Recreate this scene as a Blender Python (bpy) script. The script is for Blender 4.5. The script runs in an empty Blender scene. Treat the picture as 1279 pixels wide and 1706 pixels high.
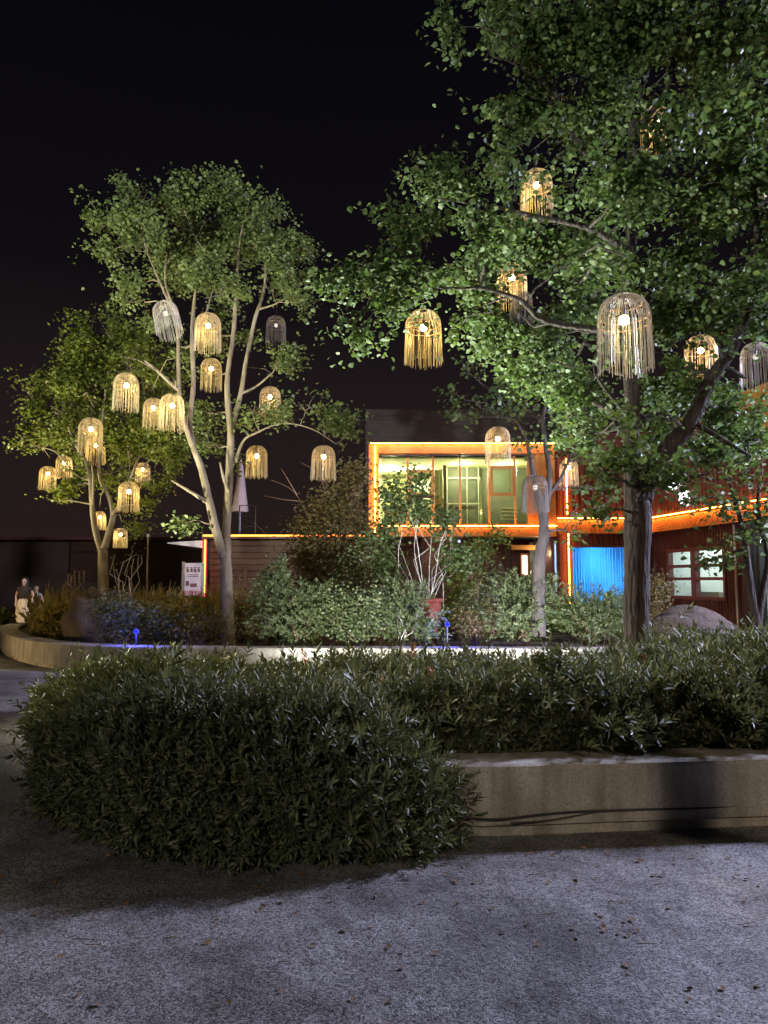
import bpy, math, random
import numpy as np
from mathutils import Vector, Matrix

random.seed(7)
rng = np.random.default_rng(7)
S = bpy.context.scene
COL = S.collection
R = math.radians

# ------------------------------------------------------------------ camera
F = 1241.0
PITCH = math.atan((968 - 853) / F)
CAMZ = 1.55
cam = bpy.data.cameras.new("camera")
camo = bpy.data.objects.new("camera", cam)
COL.objects.link(camo)
camo.location = (0, 0, CAMZ)
camo.rotation_euler = (math.pi / 2 + PITCH, 0, 0)
cam.sensor_fit = 'VERTICAL'
cam.sensor_height = 36.0
cam.lens = 36.0 * F / 1706.0
cam.clip_end = 2000
cam.clip_start = 0.05
S.camera = camo

def P(u, v, Y):
    """point at depth Y (metres ahead) seen at pixel u,v of the photograph"""
    dx = (u - 639.5) / F
    dy = (853 - v) / F
    cp, sp = math.cos(PITCH), math.sin(PITCH)
    d = Vector((dx, cp - sp * dy, sp + cp * dy))
    d *= Y / d.y
    return Vector((d.x, d.y, CAMZ + d.z))

# ------------------------------------------------------------------ world, exposure
W = bpy.data.worlds.new("World")
S.world = W
W.use_nodes = True
nt = W.node_tree
nt.nodes.clear()
tc = nt.nodes.new('ShaderNodeTexCoord')
sx = nt.nodes.new('ShaderNodeSeparateXYZ')
rp = nt.nodes.new('ShaderNodeValToRGB')
bg = nt.nodes.new('ShaderNodeBackground')
ow = nt.nodes.new('ShaderNodeOutputWorld')
nt.links.new(tc.outputs['Generated'], sx.inputs[0])
nt.links.new(sx.outputs['Z'], rp.inputs[0])
nt.links.new(rp.outputs[0], bg.inputs[0])
nt.links.new(bg.outputs[0], ow.inputs[0])
els = rp.color_ramp.elements
els[0].position = 0.0
els[0].color = (0.017, 0.0105, 0.0085, 1)
els[1].position = 0.62
els[1].color = (0.0022, 0.0019, 0.0034, 1)
e = els.new(0.22)
e.color = (0.0125, 0.0085, 0.0092, 1)
e = els.new(0.38)
e.color = (0.0045, 0.0036, 0.0048, 1)
bg.inputs[1].default_value = 1.0

S.view_settings.view_transform = 'Standard'
S.view_settings.look = 'None'
S.view_settings.exposure = 0.2
S.view_settings.gamma = 1.0
S.view_settings.use_curve_mapping = False
S.render.engine = 'CYCLES'
cy = S.cycles
cy.use_denoising = True
try:
    cy.denoiser = 'OPENIMAGEDENOISE'
    cy.denoising_input_passes = 'RGB_ALBEDO_NORMAL'
except Exception:
    pass
cy.use_light_tree = True
cy.max_bounces = 6
cy.diffuse_bounces = 2
cy.glossy_bounces = 2
cy.transmission_bounces = 4
cy.transparent_max_bounces = 10
cy.sample_clamp_indirect = 1.5
cy.sample_clamp_direct = 0
cy.caustics_reflective = False
cy.caustics_refractive = False
cy.use_adaptive_sampling = True
cy.adaptive_threshold = 0.02

# ------------------------------------------------------------------ materials
MATS = {}
def newmat(name):
    m = bpy.data.materials.new(name)
    m.use_nodes = True
    n = m.node_tree
    n.nodes.clear()
    out = n.nodes.new('ShaderNodeOutputMaterial')
    MATS[name] = m
    return m, n, out

def N(nt, typ, **kw):
    n = nt.nodes.new(typ)
    for k, v in kw.items():
        if k.startswith('_'):
            setattr(n, k[1:], v)
        else:
            n.inputs[k.replace('__', ' ')].default_value = v
    return n

def principled(nt, col, rough=.7, metal=0.0, spec=.4):
    p = nt.nodes.new('ShaderNodeBsdfPrincipled')
    p.inputs['Base Color'].default_value = (*col, 1)
    p.inputs['Roughness'].default_value = rough
    p.inputs['Metallic'].default_value = metal
    p.inputs['Specular IOR Level'].default_value = spec
    return p

def surf(name, c1, c2=None, rough=.7, metal=0, spec=.4, scale=8, bump=.2, bscale=60, bdist=.01, stretch=(1, 1, 1), detail=6, coord='Object'):
    """painted / mineral surface: two-tone noise colour and fine relief"""
    m, n, out = newmat(name)
    p = principled(n, c1, rough, metal, spec)
    t = n.nodes.new('ShaderNodeTexCoord')
    mp = n.nodes.new('ShaderNodeMapping')
    mp.inputs['Scale'].default_value = stretch
    n.links.new(t.outputs[coord], mp.inputs[0])
    if c2 is not None:
        nz = N(n, 'ShaderNodeTexNoise', Scale=scale, Detail=detail, Roughness=.62)
        n.links.new(mp.outputs[0], nz.inputs['Vector'])
        cr = n.nodes.new('ShaderNodeValToRGB')
        cr.color_ramp.elements[0].position = .32
        cr.color_ramp.elements[0].color = (*c1, 1)
        cr.color_ramp.elements[1].position = .68
        cr.color_ramp.elements[1].color = (*c2, 1)
        n.links.new(nz.outputs['Fac'], cr.inputs[0])
        n.links.new(cr.outputs[0], p.inputs['Base Color'])
    if bump:
        nb = N(n, 'ShaderNodeTexNoise', Scale=bscale, Detail=4)
        n.links.new(mp.outputs[0], nb.inputs['Vector'])
        b = N(n, 'ShaderNodeBump', Strength=bump, Distance=bdist)
        n.links.new(nb.outputs['Fac'], b.inputs['Height'])
        n.links.new(b.outputs[0], p.inputs['Normal'])
    n.links.new(p.outputs[0], out.inputs[0])
    return m

def leafmat(name, cols, trans=.38, rough=.45, spec=.35, tcol=1.5, patch=1.6):
    """leaf: colour varies from leaf to leaf; part of the light passes through"""
    m, n, out = newmat(name)
    g = n.nodes.new('ShaderNodeNewGeometry')
    cr = n.nodes.new('ShaderNodeValToRGB')
    cr.color_ramp.interpolation = 'LINEAR'
    els = cr.color_ramp.elements
    els[0].position = 0
    els[0].color = (*cols[0], 1)
    els[1].position = 1
    els[1].color = (*cols[-1], 1)
    for i, c in enumerate(cols[1:-1], 1):
        e = els.new(i / (len(cols) - 1))
        e.color = (*c, 1)
    n.links.new(g.outputs['Random Per Island'], cr.inputs[0])
    tcx = n.nodes.new('ShaderNodeTexCoord')
    nz = N(n, 'ShaderNodeTexNoise', Scale=patch, Detail=3, Roughness=.6)
    n.links.new(tcx.outputs['Object'], nz.inputs['Vector'])
    pr = n.nodes.new('ShaderNodeValToRGB')
    pr.color_ramp.elements[0].position = .38; pr.color_ramp.elements[0].color = (.62, .80, .72, 1)
    pr.color_ramp.elements[1].position = .64; pr.color_ramp.elements[1].color = (1.55, 1.18, .85, 1)
    pm = n.nodes.new('ShaderNodeMixRGB'); pm.blend_type = 'MULTIPLY'; pm.inputs[0].default_value = 1
    n.links.new(cr.outputs[0], pm.inputs[1]); n.links.new(pr.outputs[0], pm.inputs[2])
    p = principled(n, cols[0], rough, 0, spec)
    n.links.new(pm.outputs[0], p.inputs['Base Color'])
    tr = n.nodes.new('ShaderNodeBsdfTranslucent')
    mul = n.nodes.new('ShaderNodeMixRGB')
    mul.blend_type = 'MULTIPLY'
    mul.inputs[0].default_value = 1
    mul.inputs[2].default_value = (tcol * 1.05, tcol * 1.1, tcol * .6, 1)
    n.links.new(pm.outputs[0], mul.inputs[1])
    n.links.new(mul.outputs[0], tr.inputs[0])
    mx = n.nodes.new('ShaderNodeMixShader')
    mx.inputs[0].default_value = trans
    n.links.new(p.outputs[0], mx.inputs[1])
    n.links.new(tr.outputs[0], mx.inputs[2])
    n.links.new(mx.outputs[0], out.inputs[0])
    return m

def emis(name, col, strength):
    m, n, out = newmat(name)
    e = n.nodes.new('ShaderNodeEmission')
    e.inputs[0].default_value = (*col, 1)
    e.inputs[1].default_value = strength
    n.links.new(e.outputs[0], out.inputs[0])
    return m

def glass(name, tint=(.9, .95, .92)):
    m, n, out = newmat(name)
    t = n.nodes.new('ShaderNodeBsdfTransparent')
    t.inputs[0].default_value = (*tint, 1)
    g = n.nodes.new('ShaderNodeBsdfGlossy')
    g.inputs['Roughness'].default_value = .03
    lw = N(n, 'ShaderNodeLayerWeight', Blend=.5)
    pw = n.nodes.new('ShaderNodeMath'); pw.operation = 'POWER'; pw.inputs[1].default_value = 4.5
    n.links.new(lw.outputs['Facing'], pw.inputs[0])
    f = n.nodes.new('ShaderNodeMath'); f.operation = 'MULTIPLY_ADD'; f.inputs[1].default_value = .8; f.inputs[2].default_value = .04
    n.links.new(pw.outputs[0], f.inputs[0])
    mx = n.nodes.new('ShaderNodeMixShader')
    n.links.new(f.outputs[0], mx.inputs[0])
    n.links.new(t.outputs[0], mx.inputs[1])
    n.links.new(g.outputs[0], mx.inputs[2])
    n.links.new(mx.outputs[0], out.inputs[0])
    return m

# aggregate paving ---------------------------------------------------
m, n, out = newmat('aggregate')
p = principled(n, (.2, .2, .2), .8, 0, .3)
t = n.nodes.new('ShaderNodeTexCoord')
v1 = N(n, 'ShaderNodeTexVoronoi', Scale=125.0)
v1.inputs['Randomness'].default_value = 1
n.links.new(t.outputs['Object'], v1.inputs['Vector'])
cr = n.nodes.new('ShaderNodeValToRGB')
cr.color_ramp.elements[0].position = 0.1
cr.color_ramp.elements[0].color = (.07, .068, .072, 1)
cr.color_ramp.elements[1].position = .9
cr.color_ramp.elements[1].color = (.34, .335, .345, 1)
sep = n.nodes.new('ShaderNodeSeparateColor')
n.links.new(v1.outputs['Color'], sep.inputs[0])
n.links.new(sep.outputs[0], cr.inputs[0])
big = N(n, 'ShaderNodeTexNoise', Scale=1.1, Detail=7, Roughness=.65)
n.links.new(t.outputs['Object'], big.inputs['Vector'])
cr2 = n.nodes.new('ShaderNodeValToRGB')
cr2.color_ramp.elements[0].position = .40
cr2.color_ramp.elements[0].color = (.42, .40, .39, 1)
cr2.color_ramp.elements[1].position = .60
cr2.color_ramp.elements[1].color = (1.0, .98, .96, 1)
n.links.new(big.outputs['Fac'], cr2.inputs[0])
mul = n.nodes.new('ShaderNodeMixRGB')
mul.blend_type = 'MULTIPLY'
mul.inputs[0].default_value = 1
n.links.new(cr.outputs[0], mul.inputs[1])
n.links.new(cr2.outputs[0], mul.inputs[2])
n.links.new(mul.outputs[0], p.inputs['Base Color'])
b = N(n, 'ShaderNodeBump', Strength=.7, Distance=.004)
b.invert = True
n.links.new(v1.outputs['Distance'], b.inputs['Height'])
b2 = N(n, 'ShaderNodeBump', Strength=.5, Distance=.03)
n3 = N(n, 'ShaderNodeTexNoise', Scale=9.0, Detail=4)
n.links.new(t.outputs['Object'], n3.inputs['Vector'])
n.links.new(n3.outputs['Fac'], b2.inputs['Height'])
n.links.new(b2.outputs[0], b.inputs['Normal'])
n.links.new(b.outputs[0], p.inputs['Normal'])
n.links.new(p.outputs[0], out.inputs[0])

m, n, out = newmat('plaster')
p = principled(n, (.3, .28, .25), .88, 0, .3)
t = n.nodes.new('ShaderNodeTexCoord')
def _nz(scale, stretch, detail=6, rough=.6):
    mp = n.nodes.new('ShaderNodeMapping'); mp.inputs['Scale'].default_value = stretch
    n.links.new(t.outputs['Object'], mp.inputs[0])
    q = N(n, 'ShaderNodeTexNoise', Scale=scale, Detail=detail, Roughness=rough); n.links.new(mp.outputs[0], q.inputs['Vector']); return q
def _rmp(src, a, ca, b, cb):
    q = n.nodes.new('ShaderNodeValToRGB'); e = q.color_ramp.elements
    e[0].position = a; e[0].color = (*ca, 1); e[1].position = b; e[1].color = (*cb, 1)
    n.links.new(src, q.inputs[0]); return q
base = _rmp(_nz(2.2, (1, 1, 1), 9).outputs['Fac'], .3, (.25, .235, .21), .7, (.40, .38, .34))
streak = _rmp(_nz(5.5, (1, 1, .13), 5).outputs['Fac'], .36, (.52, .48, .43), .60, (1, 1, 1))
speck = _rmp(_nz(70, (1, 1, 1), 3).outputs['Fac'], .38, (.72, .70, .68), .58, (1.08, 1.08, 1.08))
m1 = n.nodes.new('ShaderNodeMixRGB'); m1.blend_type = 'MULTIPLY'; m1.inputs[0].default_value = .8
m2 = n.nodes.new('ShaderNodeMixRGB'); m2.blend_type = 'MULTIPLY'; m2.inputs[0].default_value = .8
n.links.new(base.outputs[0], m1.inputs[1]); n.links.new(streak.outputs[0], m1.inputs[2])
n.links.new(m1.outputs[0], m2.inputs[1]); n.links.new(speck.outputs[0], m2.inputs[2])
n.links.new(m2.outputs[0], p.inputs['Base Color'])
bb = N(n, 'ShaderNodeBump', Strength=.8, Distance=.006)
n.links.new(_nz(55, (1, 1, 1), 6, .7).outputs['Fac'], bb.inputs['Height'])
n.links.new(bb.outputs[0], p.inputs['Normal'])
n.links.new(p.outputs[0], out.inputs[0])
surf('soil', (.03, .022, .016), (.06, .045, .03), .95, scale=14, bump=.8, bscale=30, bdist=.03)
surf('lawn', (.03, .06, .012), (.06, .10, .02), .9, scale=20, bump=.8, bscale=60, bdist=.03)
surf('bark_grey', (.035, .028, .028), (.08, .066, .062), .9, scale=9, bump=.8, bscale=26, bdist=.015, stretch=(1, 1, .35))
surf('bark_pale', (.09, .07, .045), (.20, .16, .11), .85, scale=9, bump=.6, bscale=26, bdist=.015, stretch=(1, 1, .35))
surf('bark_dark', (.022, .017, .018), (.068, .050, .048), .9, scale=12, bump=1.0, bscale=16, bdist=.07, stretch=(1.6, 1.6, .28), detail=9)
surf('stem_pale', (.35, .33, .30), (.5, .47, .42), .8, scale=12, bump=.2)
surf('stem_brown', (.13, .075, .05), (.2, .12, .08), .8, scale=12, bump=.2)
surf('boulder', (.030, .021, .018), (.080, .055, .042), .85, scale=3, bump=.8, bscale=9, bdist=.05)
surf('orange_paint', (.62, .26, .06), (.72, .33, .09), .5, scale=5, bump=.08)
surf('red_container', (.085, .028, .025), (.135, .042, .036), .55, scale=3, bump=.1)
surf('plank_wood', (.055, .028, .015), (.095, .048, .024), .6, scale=4, bump=.3, bscale=30, stretch=(.6, 4, 12))
surf('dark_steel', (.03, .028, .035), (.05, .045, .055), .5, metal=.3, scale=6, bump=.05)
surf('dark_cladding', (.05, .035, .042), (.075, .055, .062), .7, scale=3, bump=.1)
surf('frame_maroon', (.13, .045, .055), (.18, .07, .075), .5, scale=4, bump=.1)
surf('white_wall', (.68, .68, .66), (.76, .76, .74), .8, scale=2, bump=.05)
surf('cream_wall', (.60, .58, .34), (.7, .68, .42), .8, scale=2, bump=.05)
surf('white_frame', (.55, .55, .48), (.62, .62, .55), .5, scale=3, bump=.05)
surf('grey_partition', (.12, .13, .11), (.18, .18, .15), .5, scale=3, bump=.05)
surf('curtain_cream', (.62, .6, .42), (.7, .68, .5), .9, scale=4, bump=.1)
surf('parasol_cloth', (.55, .42, .40), (.62, .5, .47), .9, scale=5, bump=.2)
surf('terracotta', (.12, .024, .018), (.17, .036, .026), .6, scale=6, bump=.15)
surf('hall_brown', (.07, .045, .03), (.11, .075, .045), .8, scale=1, bump=.1)
surf('skin', (.55, .36, .28), (.6, .4, .31), .55, scale=8, bump=.03)
surf('skirt_cream', (.68, .52, .33), (.75, .6, .4), .85, scale=5, bump=.3, bscale=14, stretch=(3, 3, .4))
surf('top_dark', (.03, .02, .022), (.05, .035, .035), .9, scale=5, bump=.2)
surf('hair', (.012, .009, .008), (.02, .015, .012), .5, scale=30, bump=.3)
surf('dress_floral', (.16, .2, .22), (.5, .48, .46), .9, scale=16, bump=.1, detail=2)
surf('cable_rubber', (.018, .016, .016), (.03, .027, .025), .6, scale=8, bump=.1)
surf('galvanised', (.3, .3, .31), (.38, .38, .39), .45, metal=.6, scale=6, bump=.05)
surf('poster_white', (.72, .62, .66), (.8, .72, .74), .7, scale=3, bump=0)
surf('print_mauve', (.22, .10, .13), None, .7, bump=0)
surf('print_pink', (.62, .25, .30), (.7, .36, .4), .7, scale=30, bump=0)
surf('canopy_white', (.7, .66, .62), (.76, .72, .68), .6, scale=3, bump=.05)
surf('dead_leaf', (.10, .055, .025), (.2, .12, .05), .8, scale=30, bump=0)

leafmat('leaf_big', [(.040, .066, .028), (.065, .11, .042), (.05, .085, .042), (.105, .14, .055)], .34, .5)
leafmat('leaf_small', [(.048, .075, .028), (.078, .112, .042), (.10, .13, .055), (.06, .088, .04)], .34, .5)
leafmat('leaf_yellowing', [(.07, .10, .018), (.10, .13, .025), (.055, .085, .018), (.12, .12, .025)], .34, .5)
leafmat('leaf_hedge', [(.034, .048, .030), (.062, .08, .048), (.08, .095, .062), (.14, .15, .095)], .2, .5, .4)
leafmat('leaf_silver', [(.035, .06, .028), (.09, .12, .06), (.05, .08, .04), (.17, .19, .13)], .22, .45)
leafmat('leaf_bronze', [(.085, .068, .032), (.12, .10, .048), (.075, .085, .038), (.12, .078, .045)], .3, .5)
leafmat('leaf_fresh', [(.04, .075, .03), (.07, .11, .045), (.09, .13, .06)], .3, .5)
leafmat('leaf_red', [(.2, .03, .02), (.28, .06, .03)], .3, .5)
leafmat('grass_blade', [(.12, .12, .03), (.20, .18, .05), (.16, .12, .045), (.08, .09, .025)], .3, .6)
leafmat('flower_spike', [(.20, .15, .13), (.28, .22, .20)], .2, .6)

# rattan rods, translucent fibre
def rodmat(name, c):
    m, n, out = newmat(name)
    p = principled(n, c, .4, 0, .5)
    tr = n.nodes.new('ShaderNodeBsdfTranslucent')
    tr.inputs[0].default_value = (c[0] * 1.1, c[1] * 1.05, c[2] * .9, 1)
    mx = n.nodes.new('ShaderNodeMixShader')
    mx.inputs[0].default_value = .45
    n.links.new(p.outputs[0], mx.inputs[1])
    n.links.new(tr.outputs[0], mx.inputs[2])
    n.links.new(mx.outputs[0], out.inputs[0])
rodmat('rattan', (.54, .44, .26))
rodmat('rattan_unlit', (.20, .17, .165))  # same rods in unlit lanterns, the missing glow darkened into their colour
rodmat('rattan_silver', (.66, .62, .60))
surf('rattan_hoop', (.30, .18, .10), (.38, .24, .14), .6, scale=20, bump=.1)

emis('bulb_lit', (1.0, .74, .32), 30)
emis('bulb_unlit_glow', (1.0, .9, .8), 1.0)  # bulbs of unlit lanterns, given a faint glow to look pale
emis('led_strip', (1.0, .26, .035), 44)
emis('led_orange', (1.0, .15, .018), 15)
emis('sign_white', (.9, 1.0, .97), 4.0)
emis('blue_lens', (.012, .02, 1.0), 1.8)
emis('lamp_lens', (.75, .8, 1.0), 30.0)
emis('ceiling_lamp', (1.0, .95, .6), 6.0)
emis('ceiling_lamp_white', (.9, 1.0, .95), 4.0)
emis('small_star', (.4, .42, 1.0), 3.0)
glass('pane_clear')
glass('pane_green', (.80, .86, .72))

# ------------------------------------------------------------------ mesh helpers
class MB:
    def __init__(s):
        s.v = []; s.f = []; s.n = 0
    def add(s, verts, faces):
        o = s.n
        s.v.extend([tuple(x) for x in verts])
        s.n += len(verts)
        s.f.extend([tuple(i + o for i in f) for f in faces])
        return s
    def box(s, c, d, rz=0.0):
        cx, cy_, cz = c; a, b, h = d[0] / 2, d[1] / 2, d[2] / 2
        ca, sa = math.cos(rz), math.sin(rz)
        vs = []
        for z in (-h, h):
            for x, y in ((-a, -b), (a, -b), (a, b), (-a, b)):
                vs.append((cx + x * ca - y * sa, cy_ + x * sa + y * ca, cz + z))
        return s.add(vs, [(0, 3, 2, 1), (4, 5, 6, 7), (0, 1, 5, 4), (1, 2, 6, 5), (2, 3, 7, 6), (3, 0, 4, 7)])
    def hexa(s, pts):
        return s.add(pts, [(0, 3, 2, 1), (4, 5, 6, 7), (0, 1, 5, 4), (1, 2, 6, 5), (2, 3, 7, 6), (3, 0, 4, 7)])
    def tube(s, path, radii, k=6, cap=True, wob=0.0):
        path = [Vector(p) for p in path]
        if not hasattr(radii, '__len__'):
            radii = [radii] * len(path)
        vs = []
        ref = None
        for i, p in enumerate(path):
            a = path[max(i - 1, 0)]; b = path[min(i + 1, len(path) - 1)]
            t = (b - a)
            if t.length < 1e-9:
                t = Vector((0, 0, 1))
            t.normalize()
            if ref is None:
                ref = Vector((1, 0, 0)) if abs(t.x) < .8 else Vector((0, 1, 0))
            ux = (ref - t * ref.dot(t))
            if ux.length < 1e-6:
                ux = t.orthogonal()
            ux.normalize(); ref = ux
            uy = t.cross(ux)
            for j in range(k):
                a_ = 2 * math.pi * j / k
                r = radii[i] * (1 + (random.uniform(-wob, wob) if wob else 0))
                vs.append(p + ux * (math.cos(a_) * r) + uy * (math.sin(a_) * r))
        fs = []
        for i in range(len(path) - 1):
            for j in range(k):
                a0 = i * k + j; a1 = i * k + (j + 1) % k
                fs.append((a0, a1, a1 + k, a0 + k))
        if cap:
            fs.append(tuple(range(k - 1, -1, -1)))
            o = (len(path) - 1) * k
            fs.append(tuple(o + j for j in range(k)))
        return s.add(vs, fs)
    def lathe(s, c, prof, k=16):
        vs = []
        for r, z in prof:
            for j in range(k):
                a = 2 * math.pi * j / k
                vs.append((c[0] + r * math.cos(a), c[1] + r * math.sin(a), c[2] + z))
        fs = []
        for i in range(len(prof) - 1):
            for j in range(k):
                a0 = i * k + j; a1 = i * k + (j + 1) % k
                fs.append((a0, a1, a1 + k, a0 + k))
        fs.append(tuple(range(k - 1, -1, -1)))
        o = (len(prof) - 1) * k
        fs.append(tuple(o + j for j in range(k)))
        return s.add(vs, fs)

def mk(name, mb, mat, parent=None, smooth=False, kind=None):
    me = bpy.data.meshes.new(name)
    me.from_pydata(mb.v, [], mb.f)
    me.update()
    if smooth:
        me.polygons.foreach_set('use_smooth', [True] * len(me.polygons))
    me.materials.append(MATS[mat])
    o = bpy.data.objects.new(name, me)
    COL.objects.link(o)
    if parent is not None:
        o.parent = parent
        o.matrix_parent_inverse = parent.matrix_world.inverted() if False else Matrix.Translation(-Vector(parent.location))
    if kind:
        o['kind'] = kind
    return o

def tag(o, label, cat, group=None, kind=None):
    o['label'] = label
    o['category'] = cat
    if group:
        o['group'] = group
    if kind:
        o['kind'] = kind
    return o

def thing(name, label, cat, loc=(0, 0, 0), group=None):
    o = bpy.data.objects.new(name, None)
    COL.objects.link(o)
    o.location = loc
    o.empty_display_size = .2
    return tag(o, label, cat, group)

def light(name, typ, loc, energy, col, parent=None, **kw):
    l = bpy.data.lights.new(name, typ)
    l.energy = energy
    l.color = col
    for k, v in kw.items():
        setattr(l, k, v)
    o = bpy.data.objects.new(name, l)
    COL.objects.link(o)
    o.location = loc
    if parent is not None:
        o.parent = parent
        o.matrix_parent_inverse = Matrix.Translation(-Vector(parent.location))
    return o

def aim(o, target):
    d = Vector(target) - Vector(o.location)
    o.rotation_euler = d.to_track_quat('-Z', 'Y').to_euler()

# numpy instancing of a small template into ONE mesh
def npmesh(name, tv, tf, M, pos, mat, parent=None, kind=None, smooth=False):
    """tv (k,3) verts, tf (m,4) quads, M (n,3,3) matrices, pos (n,3)"""
    tv = np.asarray(tv, np.float32); tf = np.asarray(tf, np.int32)
    n = len(pos); k = len(tv); m = len(tf); q = tf.shape[1]
    V = np.einsum('nij,kj->nki', M, tv) + pos[:, None, :]
    if parent is not None:
        pass
    V = V.reshape(-1, 3).astype(np.float32)
    Fc = (tf[None] + (np.arange(n, dtype=np.int32) * k)[:, None, None]).reshape(-1, q)
    me = bpy.data.meshes.new(name)
    me.vertices.add(len(V)); me.vertices.foreach_set('co', V.ravel())
    me.loops.add(Fc.size); me.loops.foreach_set('vertex_index', Fc.ravel())
    me.polygons.add(len(Fc))
    me.polygons.foreach_set('loop_start', np.arange(0, Fc.size, q, dtype=np.int32))
    me.polygons.foreach_set('loop_total', np.full(len(Fc), q, np.int32))
    if smooth:
        me.polygons.foreach_set('use_smooth', np.ones(len(Fc), bool))
    me.update(calc_edges=True)
    me.materials.append(MATS[mat])
    o = bpy.data.objects.new(name, me)
    COL.objects.link(o)
    if parent is not None:
        o.parent = parent
        o.matrix_parent_inverse = Matrix.Translation(-Vector(parent.location))
    if kind:
        o['kind'] = kind
    return o

def leaf_tpl(w=.42, fold=.10, curl=-.08, serr=0.0):
    v = [(0, 0, 0), (-w * .8, .22, fold * .8), (-w, .52, fold), (0, 1, curl), (w, .52, fold), (w * .8, .22, fold * .8)]
    f = [(0, 3, 2, 1), (0, 5, 4, 3)]
    return np.array(v, np.float32), np.array(f, np.int32)

def frames(axis, up, spin):
    """rotation matrices whose Y is axis and Z near up, spun by spin"""
    a = axis / np.linalg.norm(axis, axis=1, keepdims=True)
    x = np.cross(a, up)
    ln = np.linalg.norm(x, axis=1, keepdims=True)
    x = np.where(ln < 1e-4, np.array([[1., 0, 0]]), x / np.maximum(ln, 1e-6))
    z = np.cross(x, a)
    c = np.cos(spin)[:, None]; s_ = np.sin(spin)[:, None]
    x2 = x * c + z * s_
    z2 = -x * s_ + z * c
    return np.stack([x2, a, z2], axis=2)

def leaves(name, pts, size, mat, parent=None, w=.42, droop=.35, spread=.7, spin=.6, kind='stuff', sizevar=.42):
    n = len(pts)
    th = rng.uniform(0, 2 * np.pi, n)
    ax = np.stack([np.cos(th), np.sin(th), -droop + rng.normal(0, spread * .6, n)], 1)
    up = np.tile(np.array([[0., 0, 1.]]), (n, 1)) + rng.normal(0, .25, (n, 3))
    M = frames(ax, up, rng.normal(0, spin, n))
    sz = size * rng.uniform(1 - sizevar, 1 + sizevar, n)
    tv, tf = leaf_tpl(w)
    return npmesh(name, tv, tf, M * sz[:, None, None], pts.astype(np.float64), mat, parent, kind)

def clump_points(blobs, per_m3_clumps, leaves_per_clump, cr=(.12, .24), shell=.55):
    """blobs: list of (centre, rx, ry, rz). returns clump centres and leaf points"""
    cc = []
    for c, rx, ry, rz in blobs:
        vol = 4.19 * rx * ry * rz
        k = max(4, int(per_m3_clumps * vol ** .8))
        d = rng.normal(0, 1, (k, 3)); d /= np.linalg.norm(d, axis=1, keepdims=True)
        r = rng.uniform(0, 1, k) ** (shell)
        r *= rng.uniform(.75, 1.28, k)
        cc.append(np.array(c)[None] + d * r[:, None] * np.array([[rx, ry, rz]]))
    cc = np.concatenate(cc)
    k = len(cc)
    nl = rng.poisson(leaves_per_clump, k)
    idx = np.repeat(np.arange(k), nl)
    rad = rng.uniform(cr[0], cr[1], k)
    off = rng.normal(0, 1, (len(idx), 3)) * rad[idx][:, None] * np.array([[1, 1, .6]])
    return cc, cc[idx] + off

def bez(p0, p1, sag=.0, n=5, jit=.04):
    p0 = Vector(p0); p1 = Vector(p1)
    L = (p1 - p0).length
    pts = []
    for i in range(n):
        t = i / (n - 1)
        q = p0.lerp(p1, t)
        q.z += sag * L * math.sin(math.pi * t)
        if 0 < i < n - 1:
            q += Vector((random.gauss(0, jit), random.gauss(0, jit), random.gauss(0, jit))) * L
        pts.append(q)
    return pts

def smooth_path(pts, sub=3):
    """Catmull-Rom through [(Vector, r), ...]"""
    P_ = [Vector((*p, r)) for p, r in pts]
    out = []
    for i in range(len(P_) - 1):
        a = P_[max(i - 1, 0)]; b = P_[i]; c = P_[i + 1]; d = P_[min(i + 2, len(P_) - 1)]
        for s_ in range(sub):
            t = s_ / sub
            out.append(.5 * ((2 * b) + (c - a) * t + (2 * a - 5 * b + 4 * c - d) * t * t + (3 * b - a - 3 * c + d) * t ** 3))
    out.append(P_[-1])
    return [Vector(q[:3]) for q in out], [max(q[3], .002) for q in out]

# ------------------------------------------------------------------ lamps: inferred ones and unseen added fills
# tall park lamp to the right of the frame: cool white
def park_lamp(name, base, h, target, energy, col, label, size=.5, cone=150, blend=.6):
    t = thing(name, label, 'street lamp', base)
    b = Vector(base)
    mb = MB(); mb.lathe(b, [(.10, 0), (.10, .05), (.055, .3), (.045, h)], 12)
    mk('pole', mb, 'galvanised', t, True)
    head = b + Vector((0, 0, h))
    d = (Vector(target) - head).normalized()
    mb = MB(); mb.tube([head - d * .05, head + d * .12], [.16, .2], 12)
    mk('lamp_head', mb, 'dark_steel', t)
    mb = MB(); mb.tube([head + d * .121, head + d * .14], [.17, .17], 12)
    mk('lamp_lens', mb, 'lamp_lens', t)
    l = light('lamp_light', 'SPOT', head + d * .2, energy, col, t, spot_size=R(cone), spot_blend=blend, shadow_soft_size=size)
    aim(l, target)
    return t

KEY = park_lamp('street_lamp', (12.0, 9.8, 0), 6.9, (-2.0, 7.0, 0.0), 14500, (.66, .69, 1.0),
                'tall galvanised park lamp with a cool white head right of the planters', .5, 150)
SIDE = park_lamp('street_lamp', (-8.2, 10.4, 0), 4.7, (-.4, 8.4, .8), 8500, (1.0, .92, .72),
                'warm park lamp standing at the left of the planters', .12, 50, 1.0)
PEOPLE_FILL = park_lamp('street_lamp', (-13.2, 19.0, 0), 3.4, (-9.9, 21.2, .8), 420, (1.0, .80, .42),
                'added low warm fill lamp beside the lawn beyond the curved wall end', .1, 110, 1.0)  # lamp added out of view to light the two people
WARM = park_lamp('street_lamp', (9.5, -4.5, 0), 4.6, (5.2, 5.0, 0.2), 1900, (1.0, .80, .58),
                 'shorter warm park lamp on the near side of the paving', .18, 47)

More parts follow.
